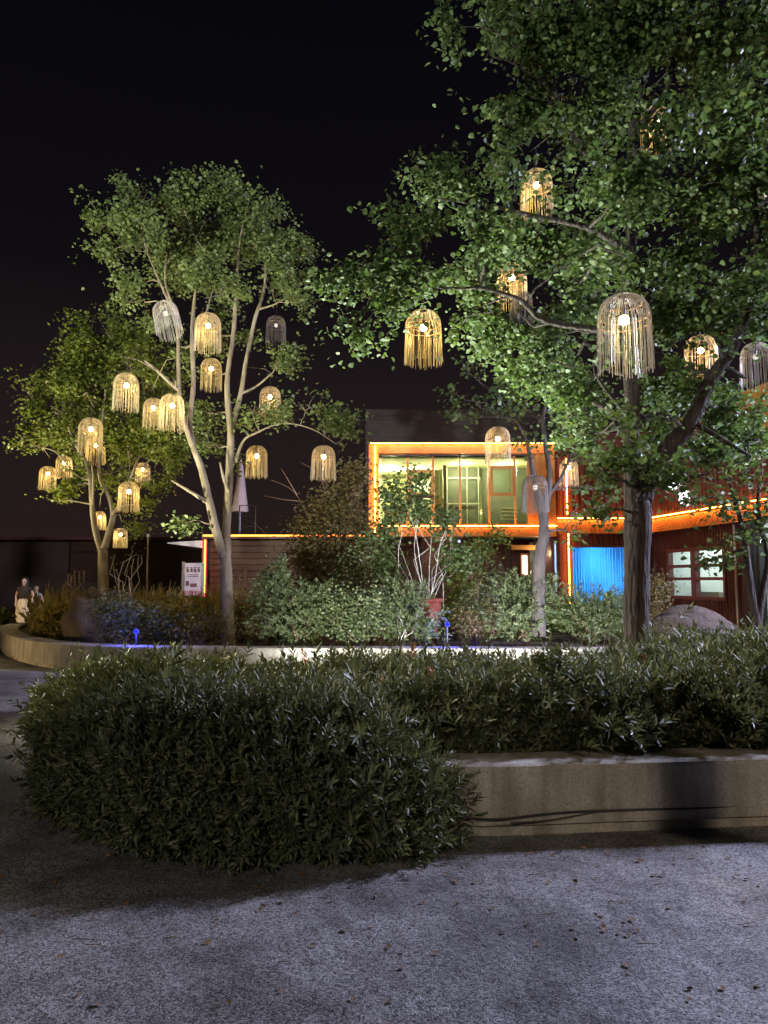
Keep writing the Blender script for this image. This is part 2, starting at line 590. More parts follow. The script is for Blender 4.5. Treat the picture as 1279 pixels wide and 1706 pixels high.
def uplight(loc, target, energy, col, label, cone=80, size=.06):
    t = thing('garden_spotlight', label, 'spotlight', loc, 'spotlights set in the planters')
    p = Vector(loc)
    d = (Vector(target) - p).normalized()
    mb = MB(); mb.tube([p + Vector((0, 0, -.25)), p], [.012, .012], 6); mk('spike', mb, 'dark_steel', t)
    mb = MB(); mb.tube([p - d * .02, p + d * .15], [.045, .055], 12, False); mb.tube([p + d * .15, p + d * .02], [.049, .042], 12, True); mk('housing', mb, 'dark_steel', t)
    mb = MB(); mb.tube([p + d * .023, p + d * .03], [.038, .038], 12); mk('lens', mb, 'lamp_lens', t)
    l = light('spot_light', 'SPOT', p + d * .16, energy, col, t, spot_size=R(cone), spot_blend=.8, shadow_soft_size=size)
    aim(l, target)
    return t

uplight((-1.2, 9.75, .22), (.6, 7.4, 5.2), 3600, (.90, 1.0, .74), 'left upward spotlight on the path behind the near planter', 75)
uplight((1.0, 9.75, .22), (1.2, 7.6, 6.5), 2400, (.92, 1.0, .78), 'middle upward spotlight on the path behind the near planter', 70)
uplight((5.0, 9.75, .22), (4.0, 7.6, 7), 1500, (.72, .85, 1.0), 'right upward spotlight on the path behind the near planter', 75)
uplight((-4.7, 11.9, .18), (-3.0, 14.2, 7.6), 3600, (1.0, .96, .64), 'upward spotlight on the path before the twin trunk tree', 70)
uplight((-9.9, 15.0, .18), (-6.3, 16.6, 6.5), 4200, (1.0, .88, .48), 'upward spotlight left of the curved far planter wall', 80)
uplight((-1.3, 9.8, .20), (.1, 13.6, 1.0), 1500, (.97, .98, .93), 'left low spotlight on the path facing the far planter', 95)
uplight((2.2, 9.8, .20), (2.4, 13.6, 1.2), 1500, (.93, .96, 1.0), 'right low spotlight on the path facing the far planter', 110)

FLOOD = park_lamp('street_lamp', (-5.5, -2.5, 0), 6.0, (.5, 8.2, 7.7), 3600, (.95, 1.0, .86),
                'park floodlight on the near side tilted up at the crowns', .15, 56, .6)

uplight((-9.2, 12.2, .3), (-6.6, 14.6, .7), 260, (1.0, .70, .32), 'added amber fill spotlight shining on the curved end of the far wall', 90)  # added out of view to tint the wall end like lantern light

CROWN_FILL = park_lamp('street_lamp', (-8.5, 3.0, 0), 4.6, (-4.6, 15.5, 7.4), 9000, (.93, 1.0, .82),
                 'added left fill floodlight tilted up at the lantern trees', .15, 50, .8)  # extra unseen flood, added to brighten the left crowns
HEDGE_FILL = park_lamp('street_lamp', (-2.5, -7.5, 0), 5.0, (-2.0, 5.0, .9), 1500, (1.0, .90, .74),
                 'added fill lamp behind the viewpoint shining on the hedge front', .3, 34, .8)  # unseen fill, added to brighten the hedge front

# pillar off to the right, in the warm lamp's beam
t = thing('pillar', 'dark square pillar right of the paving with its shadow on the near wall', 'pillar', (4.63, 1.5, 0))
mb = MB(); mb.box((4.63, 1.5, 1.35), (.21, .21, 2.6), .5); mk('shaft', mb, 'dark_steel', t)
mb = MB(); mb.box((4.63, 1.5, .03), (.34, .34, .06), .5); mk('foot', mb, 'dark_steel', t)
mb = MB(); mb.box((4.63, 1.5, 2.67), (.28, .28, .05), .5); mk('cap', mb, 'dark_steel', t)

# ------------------------------------------------------------------ ground
def sheet(name, pts, z, mat):
    mb = MB(); mb.add([(x, y, z) for x, y in pts], [tuple(range(len(pts)))])
    o = mk(name, mb, mat); o['kind'] = 'structure'; return o
sheet('ground', [(-300, -60), (300, -60), (300, 500), (-300, 500)], 0, 'aggregate')
sheet('lawn', [(-40, 24), (-11.6, 24.0), (-12.4, 60), (-60, 60)], .02, 'lawn')

def resample(poly, step):
    out = [Vector((*poly[0], 0))]
    for a, b in zip(poly[:-1], poly[1:]):
        a = Vector((*a, 0)); b = Vector((*b, 0))
        k = max(1, int(round((b - a).length / step)))
        for i in range(1, k + 1):
            out.append(a.lerp(b, i / k))
    return out
def crom(poly, sub=6):
    pts = [Vector((*p, 0)) for p in poly]
    out = []
    for i in range(len(pts) - 1):
        a = pts[max(i - 1, 0)]; b = pts[i]; c = pts[i + 1]; d = pts[min(i + 2, len(pts) - 1)]
        for s_ in range(sub):
            t = s_ / sub
            out.append(.5 * ((2 * b) + (c - a) * t + (2 * a - 5 * b + 4 * c - d) * t * t + (3 * b - a - 3 * c + d) * t ** 3))
    out.append(pts[-1])
    return [(p.x, p.y) for p in out]

def ring_wall(label, outer, width, h, loc, side):
    """planter: a low plastered wall swept along an open line, soil inside. side=+1: inside lies left of travel"""
    t = thing('planter', label, 'planter', loc)
    pts = [Vector((x, y, 0)) for x, y in crom(outer, 8)]
    n = len(pts)
    inn = []
    nors = []
    for i in range(n):
        a = pts[max(i - 1, 0)]; b = pts[min(i + 1, n - 1)]
        d = (b - a).normalized()
        nors.append(Vector((-d.y, d.x, 0)) * side)
    # profile: (offset inward, z)
    prof = [(.05, 0.0), (.05, .06), (.0, .075), (.0, h - .03), (.008, h - .01), (.03, h), (width - .03, h), (width - .008, h - .01), (width, h - .03), (width, .1)]
    vs = []
    for p, nn in zip(pts, nors):
        for o_, z in prof:
            q = p + nn * o_
            vs.append((q.x, q.y, z))
    k = len(prof)
    fs = []
    for i in range(n - 1):
        for j in range(k - 1):
            a0 = i * k + j
            f = (a0, a0 + 1, a0 + k + 1, a0 + k)
            fs.append(f if side > 0 else f[::-1])
    mb = MB(); mb.add(vs, fs)
    w = mk('wall', mb, 'plaster', t)
    inner = [p + nn * (width - .01) for p, nn in zip(pts, nors)]
    mb = MB(); mb.add([(q.x, q.y, .36) for q in inner], [tuple(range(len(inner)))])
    mk('soil', mb, 'soil', t)
    return t

# near planter: travels from the right front to the left, round the end and back (inside lies to the right)
ring_wall('near low beige concrete planter wall with a wide ledge holding the dark hedge',
          [(9, 5.6), (6, 5.15), (4, 4.98), (2.5, 4.86), (1.4, 4.74), (.55, 4.66), (-.4, 4.72), (-1.2, 4.95), (-1.75, 5.4), (-2.3, 6.3), (-3.0, 7.6), (-3.5, 8.5),
           (-3.2, 9.1), (-2.2, 9.25), (2, 9.2), (9, 9.3), (9.3, 7.5), (9, 5.6)], .36, .43, (3.0, 6.5, 0), -1)
ring_wall('far curved beige planter wall sweeping back round the lit shrubs at left',
          [(11, 12.0), (7, 12.15), (3, 12.3), (0, 12.4), (-3, 12.5), (-4.7, 12.8), (-5.9, 13.4), (-7.0, 14.5), (-8.1, 16.0), (-8.95, 17.5), (-9.55, 18.8), (-9.75, 19.8), (-9.35, 20.5),
           (-8.5, 20.8), (-4, 20.7), (4, 20.6), (6.6, 20.2), (7.5, 18.5), (8.4, 15.5), (11, 14.2), (11.5, 13), (11, 12.0)], .42, .45, (0, 14, 0), -1)

# cable along the foot of the near wall
mb = MB()
pts = [P(775, 1362, 4.62), P(830, 1365, 4.60), P(900, 1357, 4.62), P(960, 1352, 4.68), P(1050, 1349, 4.74), P(1150, 1347, 4.80), P(1230, 1343, 4.84), P(1300, 1342, 4.88), P(1400, 1345, 4.93)]
pts = [Vector((p.x, p.y, max(p.z, .01))) for p in pts]
sp, sr = smooth_path([(p, .007) for p in pts], 4)
mb.tube(sp, .007, 6)
o = mk('cable', mb, 'cable_rubber')
tag(o, 'black cable sagging along the foot of the near planter wall', 'cable')
mb = MB()
pts = [P(850, 1371, 4.56), P(920, 1366, 4.60), P(1000, 1352, 4.70), P(1060, 1350, 4.735)]
sp, sr = smooth_path([(Vector((p.x, p.y, max(p.z, .01))), .005) for p in pts], 4)
mb.tube(sp, .005, 6)
o = mk('cable', mb, 'cable_rubber')
tag(o, 'short thinner cable looping below the black wall cable', 'cable')

# ------------------------------------------------------------------ hedge of the near planter
HB = [(-4.15, 9.0), (-3.75, 8.2), (-3.2, 7.2), (-2.7, 6.2), (-2.28, 5.35), (-1.98, 4.9), (-1.68, 4.55), (-1.25, 4.32), (-.75, 4.2), (-.3, 4.2), (.08, 4.28), (.30, 4.5), (.38, 4.85), (.6, 5.08),
      (1.6, 5.12), (2.6, 5.22), (4, 5.38), (6, 5.6), (8.6, 6.1), (8.6, 8.9), (4, 8.85), (0, 8.8), (-4.15, 9.0)]
hb = np.array([(p.x, p.y) for p in resample(crom(HB, 5), .05)])
def seg_info():
    d = np.diff(hb, axis=0)
    L = np.linalg.norm(d, axis=1)
    keep = L > 1e-6
    return hb[:-1][keep], d[keep] / L[keep][:, None], L[keep]
sA, sD, sL = seg_info()
def hedge_H(x, y):
    h = .72 + .05 * np.sin(x * 2.3 + y) + .04 * np.sin(x * 5.1 - y * 3.3) + .03 * np.sin(y * 6 + x * 1.7)
    h = h + .17 * np.clip((x - 1.6) / 2.0, 0, 1)
    h = h - .10 * np.clip((-.9 - x) / 2.0, 0, 1)
    h = h - .19 * np.clip((y - 6.6) / 1.6, 0, 1) * np.clip((3.4 - x) / 1.2, 0, 1)
    return h
def zbase(x, y):
    return np.where((x > .50), .42, .04)
def in_poly(x, y):
    inside = np.zeros(len(x), bool)
    px, py = hb[:, 0], hb[:, 1]
    j = len(px) - 1
    for i in range(0, len(px)):
        c = ((py[i] > y) != (py[j] > y)) & (x < (px[j] - px[i]) * (y - py[i]) / (py[j] - py[i] + 1e-12) + px[i])
        inside ^= c
        j = i
    return inside
def dist_b(x, y):
    out = np.full(len(x), 9.)
    for a in range(0, len(sA), 400):
        pa = sA[a:a + 400]
        d = np.sqrt((x[:, None] - pa[None, :, 0]) ** 2 + (y[:, None] - pa[None, :, 1]) ** 2).min(1)
        out = np.minimum(out, d)
    return out
RIM = .62
def hedge_surface(x, y):
    d = np.clip(dist_b(x, y) / RIM, 0, 1)
    zb = zbase(x, y)
    return zb + (hedge_H(x, y) - zb) * np.sqrt(np.clip(1 - (1 - d) ** 2, 0, 1))
# shoots: template of 8 narrow leaves in pairs round a stem
def shoot_tpl(k=5, w=.13):
    tv, tf = leaf_tpl(w, .05, -.06)
    V = []; Fq = []; o = 0
    for i in range(k):
        for s_ in (0, 1):
            ang = i * 2.4 + s_ * math.pi + .3
            lift = R(28 + i * 9)
            ax = np.array([[math.cos(ang) * math.cos(lift), math.sin(ang) * math.cos(lift), math.sin(lift)]])
            M = frames(ax, np.array([[0, 0, 1.]]), np.array([.2]))[0]
            sc = .62 - .05 * i
            V.append((M @ (tv * sc).T).T + np.array([0, 0, .12 + i * .19]))
            Fq.append(tf + o); o += len(tv)
    sv = np.array([(-.012, 0, 0), (.012, 0, 0), (.008, 0, 1.05), (-.008, 0, 1.05)])
    V.append(sv); Fq.append(np.array([[0, 1, 2, 3]]) + o)
    return np.concatenate(V), np.concatenate(Fq)
def place_shoots(name, pos, nor, size, mat, parent=None, kind='stuff', tpl=None, tilt=.35):
    n_ = len(pos)
    z = nor + rng.normal(0, tilt, nor.shape)
    z /= np.linalg.norm(z, axis=1, keepdims=True)
    r = rng.normal(0, 1, nor.shape)
    x = np.cross(z, r); x /= np.linalg.norm(x, axis=1, keepdims=True)
    y = np.cross(z, x)
    M = np.stack([x, y, z], axis=2) * (size * rng.uniform(.7, 1.25, n_))[:, None, None]
    tv, tf = tpl if tpl is not None else shoot_tpl()
    return npmesh(name, tv, tf, M, pos, mat, parent, kind)
# top population
Nt = 36000
x = rng.uniform(-4.35, 6.2, Nt); y = rng.uniform(3.9, 8.95, Nt)
ok = in_poly(x, y) & (np.abs(x) < .62 * y + .5)
x, y = x[ok], y[ok]
keep = rng.uniform(0, 1, len(x)) < np.clip(6.0 / y, .5, 1)
x, y = x[keep], y[keep]
z = hedge_surface(x, y)
wild = .10 * np.maximum(0, np.sin(x * 9.1 + np.sin(y * 7.7) * 2) * np.sin(y * 8.3 + x * 2.1)) 
ptop = np.stack([x, y, z - .09 + wild + rng.uniform(-.08, .06, len(x)) + .10 * rng.exponential(.3, len(x))], 1)
e_ = .04
nx = -(hedge_surface(x + e_, y) - z) / e_; ny = -(hedge_surface(x, y + e_) - z) / e_
ntop = np.stack([nx, ny, np.ones_like(nx)], 1); ntop = np.clip(ntop, -2, 2)
ntop /= np.linalg.norm(ntop, axis=1, keepdims=True); ntop[:, 2] += .5
# rim population
Nr = 12500
cum = np.cumsum(sL); s0 = rng.uniform(0, cum[-1], Nr * 3)
ii = np.clip(np.searchsorted(cum, s0), 0, len(sA) - 1)
a = sA[ii]; dd = sD[ii]
vis = (a[:, 1] < 7.8) & (np.abs(a[:, 0]) < .62 * a[:, 1] + .6)
a, dd = a[vis][:Nr], dd[vis][:Nr]
inward = np.stack([-dd[:, 1], dd[:, 0]], 1)
tt = rng.uniform(0.02, 1, len(a)) ** 1.1 * np.pi / 2
pxy = a + inward * (RIM * (1 - np.cos(tt)))[:, None]
zb = zbase(a[:, 0], a[:, 1]); Hh = hedge_H(a[:, 0], a[:, 1])
bul = .10 * np.sin(tt * 3 + a[:, 0] * 5) 
prim = np.stack([pxy[:, 0] - inward[:, 0] * bul * .4, pxy[:, 1] - inward[:, 1] * bul * .4, zb + (Hh - zb) * np.sin(tt)], 1)
nrim = np.stack([-inward[:, 0] * np.cos(tt), -inward[:, 1] * np.cos(tt), np.sin(tt) + .25], 1)
HEDGE = thing('hedge', 'dense dark green hedge of narrow leaves spilling over the near planter', 'hedge', (0, 6, 0))
place_shoots('shoots', np.concatenate([ptop, prim + nrim * (-.09 + .10 * np.maximum(0, np.sin(prim[:, 0] * 7 + prim[:, 2] * 6) * np.sin(prim[:, 1] * 6 - prim[:, 2] * 9)) + .12 * rng.exponential(.35, len(prim)))[:, None]]), np.concatenate([ntop, nrim]), .120, 'leaf_hedge', HEDGE, tilt=.62)
k = rng.choice(len(ptop), 130, replace=False)
place_shoots('tall_shoots', ptop[k] + np.array([[0, 0, .10]]), np.tile([[0, 0, 1.]], (130, 1)), .20, 'leaf_hedge', HEDGE, tilt=.25)
k = rng.choice(len(ptop), 14, replace=False)
place_shoots('red_tips', ptop[k] + np.array([[0, 0, .12]]), np.tile([[0, 0, 1.]], (14, 1)), .10, 'leaf_red', HEDGE, tilt=.25)
# long stray twigs that break the outline
allp = np.concatenate([ptop, prim]); alln = np.concatenate([ntop, nrim])
k = rng.choice(len(allp), 300, replace=False)
place_shoots('stray_twigs', allp[k] + alln[k] * .03, alln[k] + np.array([[0, 0, .5]]), .18, 'leaf_hedge', HEDGE, tpl=shoot_tpl(6, .10), tilt=.5)
# dark leafy heart (a rough solid of old twigs under the shoots)
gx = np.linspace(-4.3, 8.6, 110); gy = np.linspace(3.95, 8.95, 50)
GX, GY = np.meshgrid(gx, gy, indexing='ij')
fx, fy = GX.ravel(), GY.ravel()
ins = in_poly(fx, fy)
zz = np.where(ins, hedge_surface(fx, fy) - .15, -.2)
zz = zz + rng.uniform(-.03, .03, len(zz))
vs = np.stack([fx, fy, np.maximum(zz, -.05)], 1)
fs = []
ng = len(gy)
for i in range(len(gx) - 1):
    for j in range(ng - 1):
        q = (i * ng + j, (i + 1) * ng + j, (i + 1) * ng + j + 1, i * ng + j + 1)
        if all(ins[list(q)]):
            fs.append(q)
mb = MB(); mb.add(vs.tolist(), fs)
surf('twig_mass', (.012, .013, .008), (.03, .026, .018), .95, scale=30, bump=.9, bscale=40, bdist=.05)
mk('twig_mass', mb, 'twig_mass', HEDGE)

# ------------------------------------------------------------------ trees
TREES = {}
def tree(name, label, base, limbs, blobs, leafsize, mat, bark, dens, lpc, group=None, w=.42, hang=(), extra=None, crr=(.08, .19), twigs=True, shell=.55, droop=.35, thin=1.0):
    """limbs: lists of (u, v, Y, radius); the first is the trunk. blobs: (u, v, Y, r_px) foliage masses"""
    t = thing(name, label, 'tree', base, group)
    nodes = []
    for i, lb in enumerate(limbs):
        pts = [((P(u, v, Y)), r * thin) for u, v, Y, r in lb]
        sp, sr = smooth_path(pts, 5)
        mb = MB(); mb.tube(sp, sr, 12 if i == 0 else 8, True, .05)
        mk('trunk' if i == 0 else 'limb', mb, bark, t, True)
        k0 = 0 if i else len(sp) // 3
        nodes += list(zip(sp, sr))[k0:]
    bl = []
    for u, v, Y, rpx in blobs:
        c = P(u, v, Y); r = rpx * Y / F
        bl.append((tuple(c), r, r * 1.15, r * .85))
    cc, lp = clump_points(bl, dens, lpc, crr, shell)
    na = np.array([tuple(p) for p, r in nodes])
    mb = MB()
    mids = []
    for (c, rx, ry, rz) in bl:
        cv = Vector(c)
        sc = np.linalg.norm(na - np.array(c), axis=1) + np.maximum(0, na[:, 2] - c[2]) * 1.5
        p = nodes[int(np.argmin(sc))]
        L = (cv - p[0]).length
        if L > .15:
            r0 = min(p[1] * .6, .012 + L * .014)
            pth = bez(p[0], cv, .06, 6, .045)
            mb = MB(); mb.tube(pth, [r0 + (.006 - r0) * q / 5 for q in range(6)], 6)
            mk('branch', mb, bark, t, True)
            mids += [(q, .01) for q in pth[2:]]
        else:
            mids.append((cv, .01))
    for h in hang:
        hv = Vector(h)
        sc = np.linalg.norm(na - np.array(h), axis=1) + np.maximum(0, na[:, 2] - h[2]) * 1.5
        ml = [(Vector(q), r) for q, r in mids] + [nodes[int(np.argmin(sc))]]
        p = min(ml, key=lambda q: (q[0] - hv).length)
        pth = bez(p[0], hv + Vector((0, 0, .01)), .08, 5, .03)
        mb = MB(); mb.tube(pth + [pth[-1] + (pth[-1] - pth[-2]) * .4], [.014, .012, .010, .009, .008, .003], 5)
        mk('branch', mb, bark, t, True)
    if twigs:
        ma = np.array([tuple(q) for q, _ in mids])
        mb = MB()
        sel = rng.choice(len(cc), min(len(cc), 420), replace=False)
        for i in sel:
            q = ma[np.argmin(((ma - cc[i]) ** 2).sum(1))]
            mb.tube(bez(q, cc[i], .05, 3, .05), [.007, .005, .002], 4, False)
        mk('twigs', mb, bark, t, False, 'stuff')
    # leaves keep clear of the lanterns and thin out round them
    ll = np.array([tuple(i_[0]) for i_ in LANI]); ls = np.array([i_[1] for i_ in LANI])
    f1 = np.sin(lp[:, 0] * 6.1 + 1.3 * np.sin(lp[:, 2] * 4.3)) + np.sin(lp[:, 1] * 5.3 + 1.7 * np.sin(lp[:, 0] * 3.9)) + np.sin(lp[:, 2] * 7.2 + 1.5 * np.sin(lp[:, 1] * 4.7)) + .8 * np.sin(lp[:, 0] * 2.3 + lp[:, 1] * 1.9 + lp[:, 2] * 2.9)
    keep = f1 > -.55 + rng.normal(0, .35, len(lp))
    cp = np.array([0, 0, CAMZ])
    for q in range(len(ll)):
        cq = ll[q] - np.array([0, 0, .3 * ls[q]])
        d = np.linalg.norm((lp - cq) / np.array([1, 1, 1.35]), axis=1)
        keep &= d > .30 * ls[q]
        v = cq - cp; Lq = np.linalg.norm(v); v = v / Lq
        tt_ = (lp - cp) @ v
        off = np.linalg.norm((lp - cp) - tt_[:, None] * v, axis=1) * (Lq / np.maximum(tt_, .5))
        thin = (tt_ < Lq) & (off < .34 * ls[q]) & (rng.uniform(0, 1, len(lp)) < ((.62 if 'crown' in LAN[q][6] or 'limb' in LAN[q][6] else .80) if 'faint' not in LAN[q][6] and 'hidden' not in LAN[q][6] and 'buried' not in LAN[q][6] else .45))
        keep &= ~thin
    lp = lp[keep]
    leaves('crown', lp, leafsize, mat, t, w=w, droop=droop)
    TREES[label] = t
    return t

# lanterns first as data, so that the trees can grow a branch over each
# (u, v_top, v_bottom, lit, variant, tree key, label)
LAN = [
 (211, 623, 688, 1, 0, 'L', 'glowing rattan lantern alone left of the close lantern pair'),
 (152, 697, 757, 1, 1, 'LL', 'glowing open lantern with a second light shining through its lower half'),
 (107, 759, 799, 1, 2, 'LL', 'small glowing lantern just right of the outermost left one'),
 (80, 777, 818, 1, 0, 'LL', 'outermost left glowing lantern at the tip of the small tree'),
 (256, 664, 716, 1, 1, 'L', 'left and wider lantern of the overlapping glowing pair'),
 (287, 657, 720, 1, 2, 'L', 'right lantern of the overlapping glowing pair beside the pale stem'),
 (347, 523, 590, 1, 0, 'L', 'glowing lantern high between the stems of the twin trunk tree'),
 (352, 598, 653, 1, 1, 'L', 'glowing lantern directly below the high one between the stems'),
 (272, 506, 572, 0, 3, 'L', 'unlit pale lantern spread open and tilted high in the left crown'),
 (460, 527, 578, 0, 0, 'L', 'unlit dark lantern with a white bulb against the black sky'),
 (450, 645, 700, 1, 2, 'L', 'glowing lantern half hidden by leaves right of the twin trunks'),
 (238, 771, 808, 1, 0, 'LL', 'faint lantern behind leaves above the bright low one'),
 (215, 803, 855, 1, 1, 'LL', 'bright glowing lantern low in the small left tree'),
 (166, 852, 884, 1, 2, 'LL', 'small dim lantern beside the fork of the small left tree'),
 (201, 880, 914, 1, 0, 'LL', 'lowest small glowing lantern right of the small tree trunk'),
 (428, 743, 798, 1, 1, 'L', 'glowing lantern hanging just right of the pale trunk above the orange light line'),
 (539, 743, 803, 1, 2, 'L', 'glowing lantern above the bronze shrub left of the lit upper room'),
 (160, 728, 775, 1, 2, 'LL', 'lantern seen through the lower half of the open one in front'),
 (705, 518, 613, 1, 0, 'B', 'glowing lantern hanging clear against black sky left of the big tree'),
 (1038, 493, 630, 1, 3, 'B', 'largest nearest lantern before the big trunk with long silvery rods'),
 (852, 440, 520, 1, 1, 'B', 'glowing lantern crossed by dark branches in the big crown'),
 (868, 486, 545, 0, 2, 'B', 'unlit grey lantern peeping below the branch crossed one'),
 (893, 285, 368, 1, 0, 'B', 'lantern with a bare dazzling bulb among leaves high in the big crown'),
 (1092, 180, 262, 1, 1, 'B', 'topmost glowing lantern nearly buried in dark leaves'),
 (1166, 560, 640, 1, 2, 'B', 'lantern behind the leaning right limb lighting the leaves yellow'),
 (1258, 572, 648, 0, 3, 'B', 'unlit silvery lantern right of the leaning limb above the orange roof corner'),
 (829, 712, 776, 1, 1, 'M', 'reddish lantern hanging before the top orange beam of the upper room'),
 (947, 765, 812, 1, 0, 'M', 'warm lantern beside the vertical light line at the building corner'),
 (891, 792, 857, 0, 2, 'M', 'unlit reddish lantern before the right end of the upper room'),
 (1274, 308, 366, 0, 1, 'B', 'unlit reddish lantern cut by the right edge high in the crown'),
]
LH = .66
def lan_info(l):
    u, vt, vb = l[0], l[1], l[2]
    h = vb - vt
    Y = LH * F / h
    if l[5] == 'LL' : Y = min(max(Y, 14.8), 17.5)
    if l[5] == 'L': Y = min(max(Y, 12.6), 15.5)
    if l[5] == 'M': Y = min(max(Y, 11.5), 14.5)
    if l[5] == 'B': Y = min(max(Y, 6.0), 10.2)
    s_ = (h * Y / F) / LH
    top = P(u, vt, Y)
    cord = .28 if l[5] in ('LL', 'L') else .34
    return top, s_, Y, cord
hangs = {'L': [], 'LL': [], 'B': [], 'M': []}
LANI = []
for l in LAN:
    top, s_, Y, cord = lan_info(l)
    cord *= s_
    LANI.append((top, s_, Y, cord))
    hangs[l[5]].append(tuple(top + Vector((0, 0, cord))))

Yt = 14.0
tree('twin_trunk_tree', 'tall pale barked tree with twin trunks and many lanterns left of centre', tuple(P(380, 1090, Yt).xy) + (.36,), [
    [(381, 1092, Yt, .19), (380, 1040, Yt, .14), (378, 980, Yt, .13), (376, 930, Yt, .125), (377, 880, Yt + .1, .10), (380, 830, Yt + .1, .095), (382, 780, Yt + .1, .09), (384, 720, Yt + .1, .08), (378, 640, Yt + .1, .06), (388, 560, Yt + .1, .048), (394, 480, Yt, .045), (400, 400, Yt, .03), (415, 330, Yt, .012)],
    [(374, 935, Yt, .11), (360, 885, Yt - .1, .10), (347, 830, Yt - .1, .09), (335, 780, Yt - .1, .08), (322, 745, Yt - .2, .068), (316, 700, Yt - .2, .06), (322, 640, Yt - .2, .055), (320, 560, Yt - .2, .05), (325, 490, Yt - .2, .035), (340, 420, Yt - .2, .015)],
    [(320, 742, Yt - .2, .07), (306, 700, Yt - .4, .06), (298, 650, Yt - .4, .05), (296, 560, Yt - .4, .04), (288, 520, Yt - .4, .035), (262, 460, Yt - .5, .03), (245, 420, Yt - .5, .014)],
    [(298, 650, Yt - .4, .045), (285, 640, Yt - .5, .04), (262, 618, Yt - .6, .03), (240, 600, Yt - .6, .015)],
    [(384, 718, Yt + .1, .08), (392, 690, Yt + .2, .065), (402, 650, Yt + .2, .055), (410, 600, Yt + .2, .05), (425, 530, Yt + .2, .045), (438, 490, Yt + .2, .035), (444, 440, Yt + .2, .015)],
    [(430, 515, Yt + .2, .03), (455, 508, Yt + .2, .02), (478, 495, Yt + .2, .01)],
    [(294, 525, Yt - .4, .03), (275, 470, Yt - .5, .022), (278, 420, Yt - .5, .01)],
    [(325, 560, Yt - .2, .03), (340, 530, Yt - .3, .02), (355, 480, Yt - .3, .01)],
    [(347, 838, Yt - .1, .055), (328, 826, Yt - .2, .04), (305, 812, Yt - .2, .03), (285, 800, Yt - .2, .015)],
    [(380, 820, Yt, .05), (372, 795, Yt - .1, .035), (366, 770, Yt - .1, .02)],
    [(392, 770, Yt + .1, .04), (405, 735, Yt + .1, .03), (425, 722, Yt, .022), (470, 705, Yt - .1, .018), (520, 715, Yt - .1, .014), (560, 740, Yt - .1, .008)],
    [(402, 655, Yt + .2, .035), (425, 645, Yt + .2, .028), (455, 620, Yt + .1, .018)],
], [(228, 325, Yt - .3, 34), (290, 330, Yt, 50), (345, 320, Yt, 34), (392, 315, Yt - .2, 32), (440, 360, Yt, 46), (490, 410, Yt, 38), (170, 365, Yt - .3, 36), (168, 420, Yt - .2, 32), (235, 390, Yt - .6, 50), (320, 385, Yt + .4, 60),
    (400, 400, Yt + .5, 50), (440, 430, Yt - .3, 40), (225, 470, Yt - .5, 30), (290, 450, Yt + .3, 42), (350, 450, Yt - .3, 42), (478, 465, Yt + .2, 38), (500, 505, Yt, 26), (385, 485, Yt - .4, 30), (355, 560, Yt + .6, 30),
    (465, 600, Yt, 32), (490, 580, Yt, 20), (420, 690, Yt - .1, 28), (465, 680, Yt, 36), (515, 672, Yt - .2, 30), (560, 695, Yt, 34), (585, 725, Yt, 18), (345, 690, Yt + .7, 32), (345, 745, Yt + .5, 26),
    (300, 870, Yt - .2, 22), (395, 770, Yt + .5, 16), (300, 590, Yt + .6, 24), (412, 560, Yt + .5, 18), (215, 505, Yt - .3, 22), (345, 625, Yt + .7, 20), (250, 540, Yt + .4, 20), (375, 520, Yt + .6, 22)],
    .068, 'leaf_small', 'bark_pale', 76, 40, hang=hangs['L'], thin=.84)

Yl = 16.4
tree('small_tree', 'smaller forked tree hung with low lanterns at the far left', tuple(P(172, 1000, Yl).xy) + (.36,), [
    [(173, 1060, Yl, .17), (172, 990, Yl, .135), (171, 940, Yl, .12), (171, 915, Yl, .12)],
    [(170, 920, Yl, .09), (160, 890, Yl, .08), (154, 850, Yl, .07), (150, 800, Yl - .1, .055), (140, 765, Yl - .1, .045), (120, 730, Yl - .2, .03), (110, 690, Yl - .2, .015)],
    [(173, 915, Yl, .10), (182, 885, Yl, .085), (188, 855, Yl + .1, .07), (178, 820, Yl + .1, .05), (165, 790, Yl + .1, .04), (170, 700, Yl, .03), (180, 620, Yl, .015)],
    [(187, 858, Yl, .05), (205, 830, Yl, .045), (220, 790, Yl, .035), (240, 740, Yl, .02)],
    [(154, 850, Yl, .04), (155, 800, Yl - .2, .03), (152, 770, Yl - .2, .015)],
    [(150, 800, Yl - .1, .03), (125, 790, Yl - .1, .022), (95, 755, Yl - .1, .018), (70, 745, Yl, .01)],
], [(140, 555, Yl, 34), (190, 550, Yl, 40), (235, 590, Yl, 42), (110, 590, Yl, 30), (165, 610, Yl + .4, 46), (80, 645, Yl, 40), (55, 665, Yl, 20), (130, 660, Yl - .3, 44), (190, 650, Yl + .5, 40), (240, 650, Yl + .8, 34), (60, 720, Yl, 24), (38, 742, Yl, 14), (105, 715, Yl - .2, 40),
    (190, 730, Yl + .4, 46), (245, 740, Yl - .2, 40), (285, 745, Yl - .3, 30), (130, 775, Yl, 28), (110, 810, Yl, 26), (92, 835, Yl, 16), (185, 790, Yl + .4, 36), (255, 800, Yl, 28), (235, 845, Yl, 26), (228, 882, Yl, 18), (285, 770, Yl - .3, 24), (160, 705, Yl + .5, 40), (75, 690, Yl, 28), (275, 640, Yl + .3, 36), (300, 700, Yl + .4, 36), (250, 690, Yl + .6, 40), (100, 640, Yl - .2, 36), (85, 720, Yl, 26), (150, 590, Yl - .3, 40), (220, 620, Yl - .2, 44), (300, 740, Yl + .2, 30), (215, 760, Yl - .2, 32)],
    .068, 'leaf_yellowing', 'bark_pale', 76, 36, hang=hangs['LL'], thin=.88)

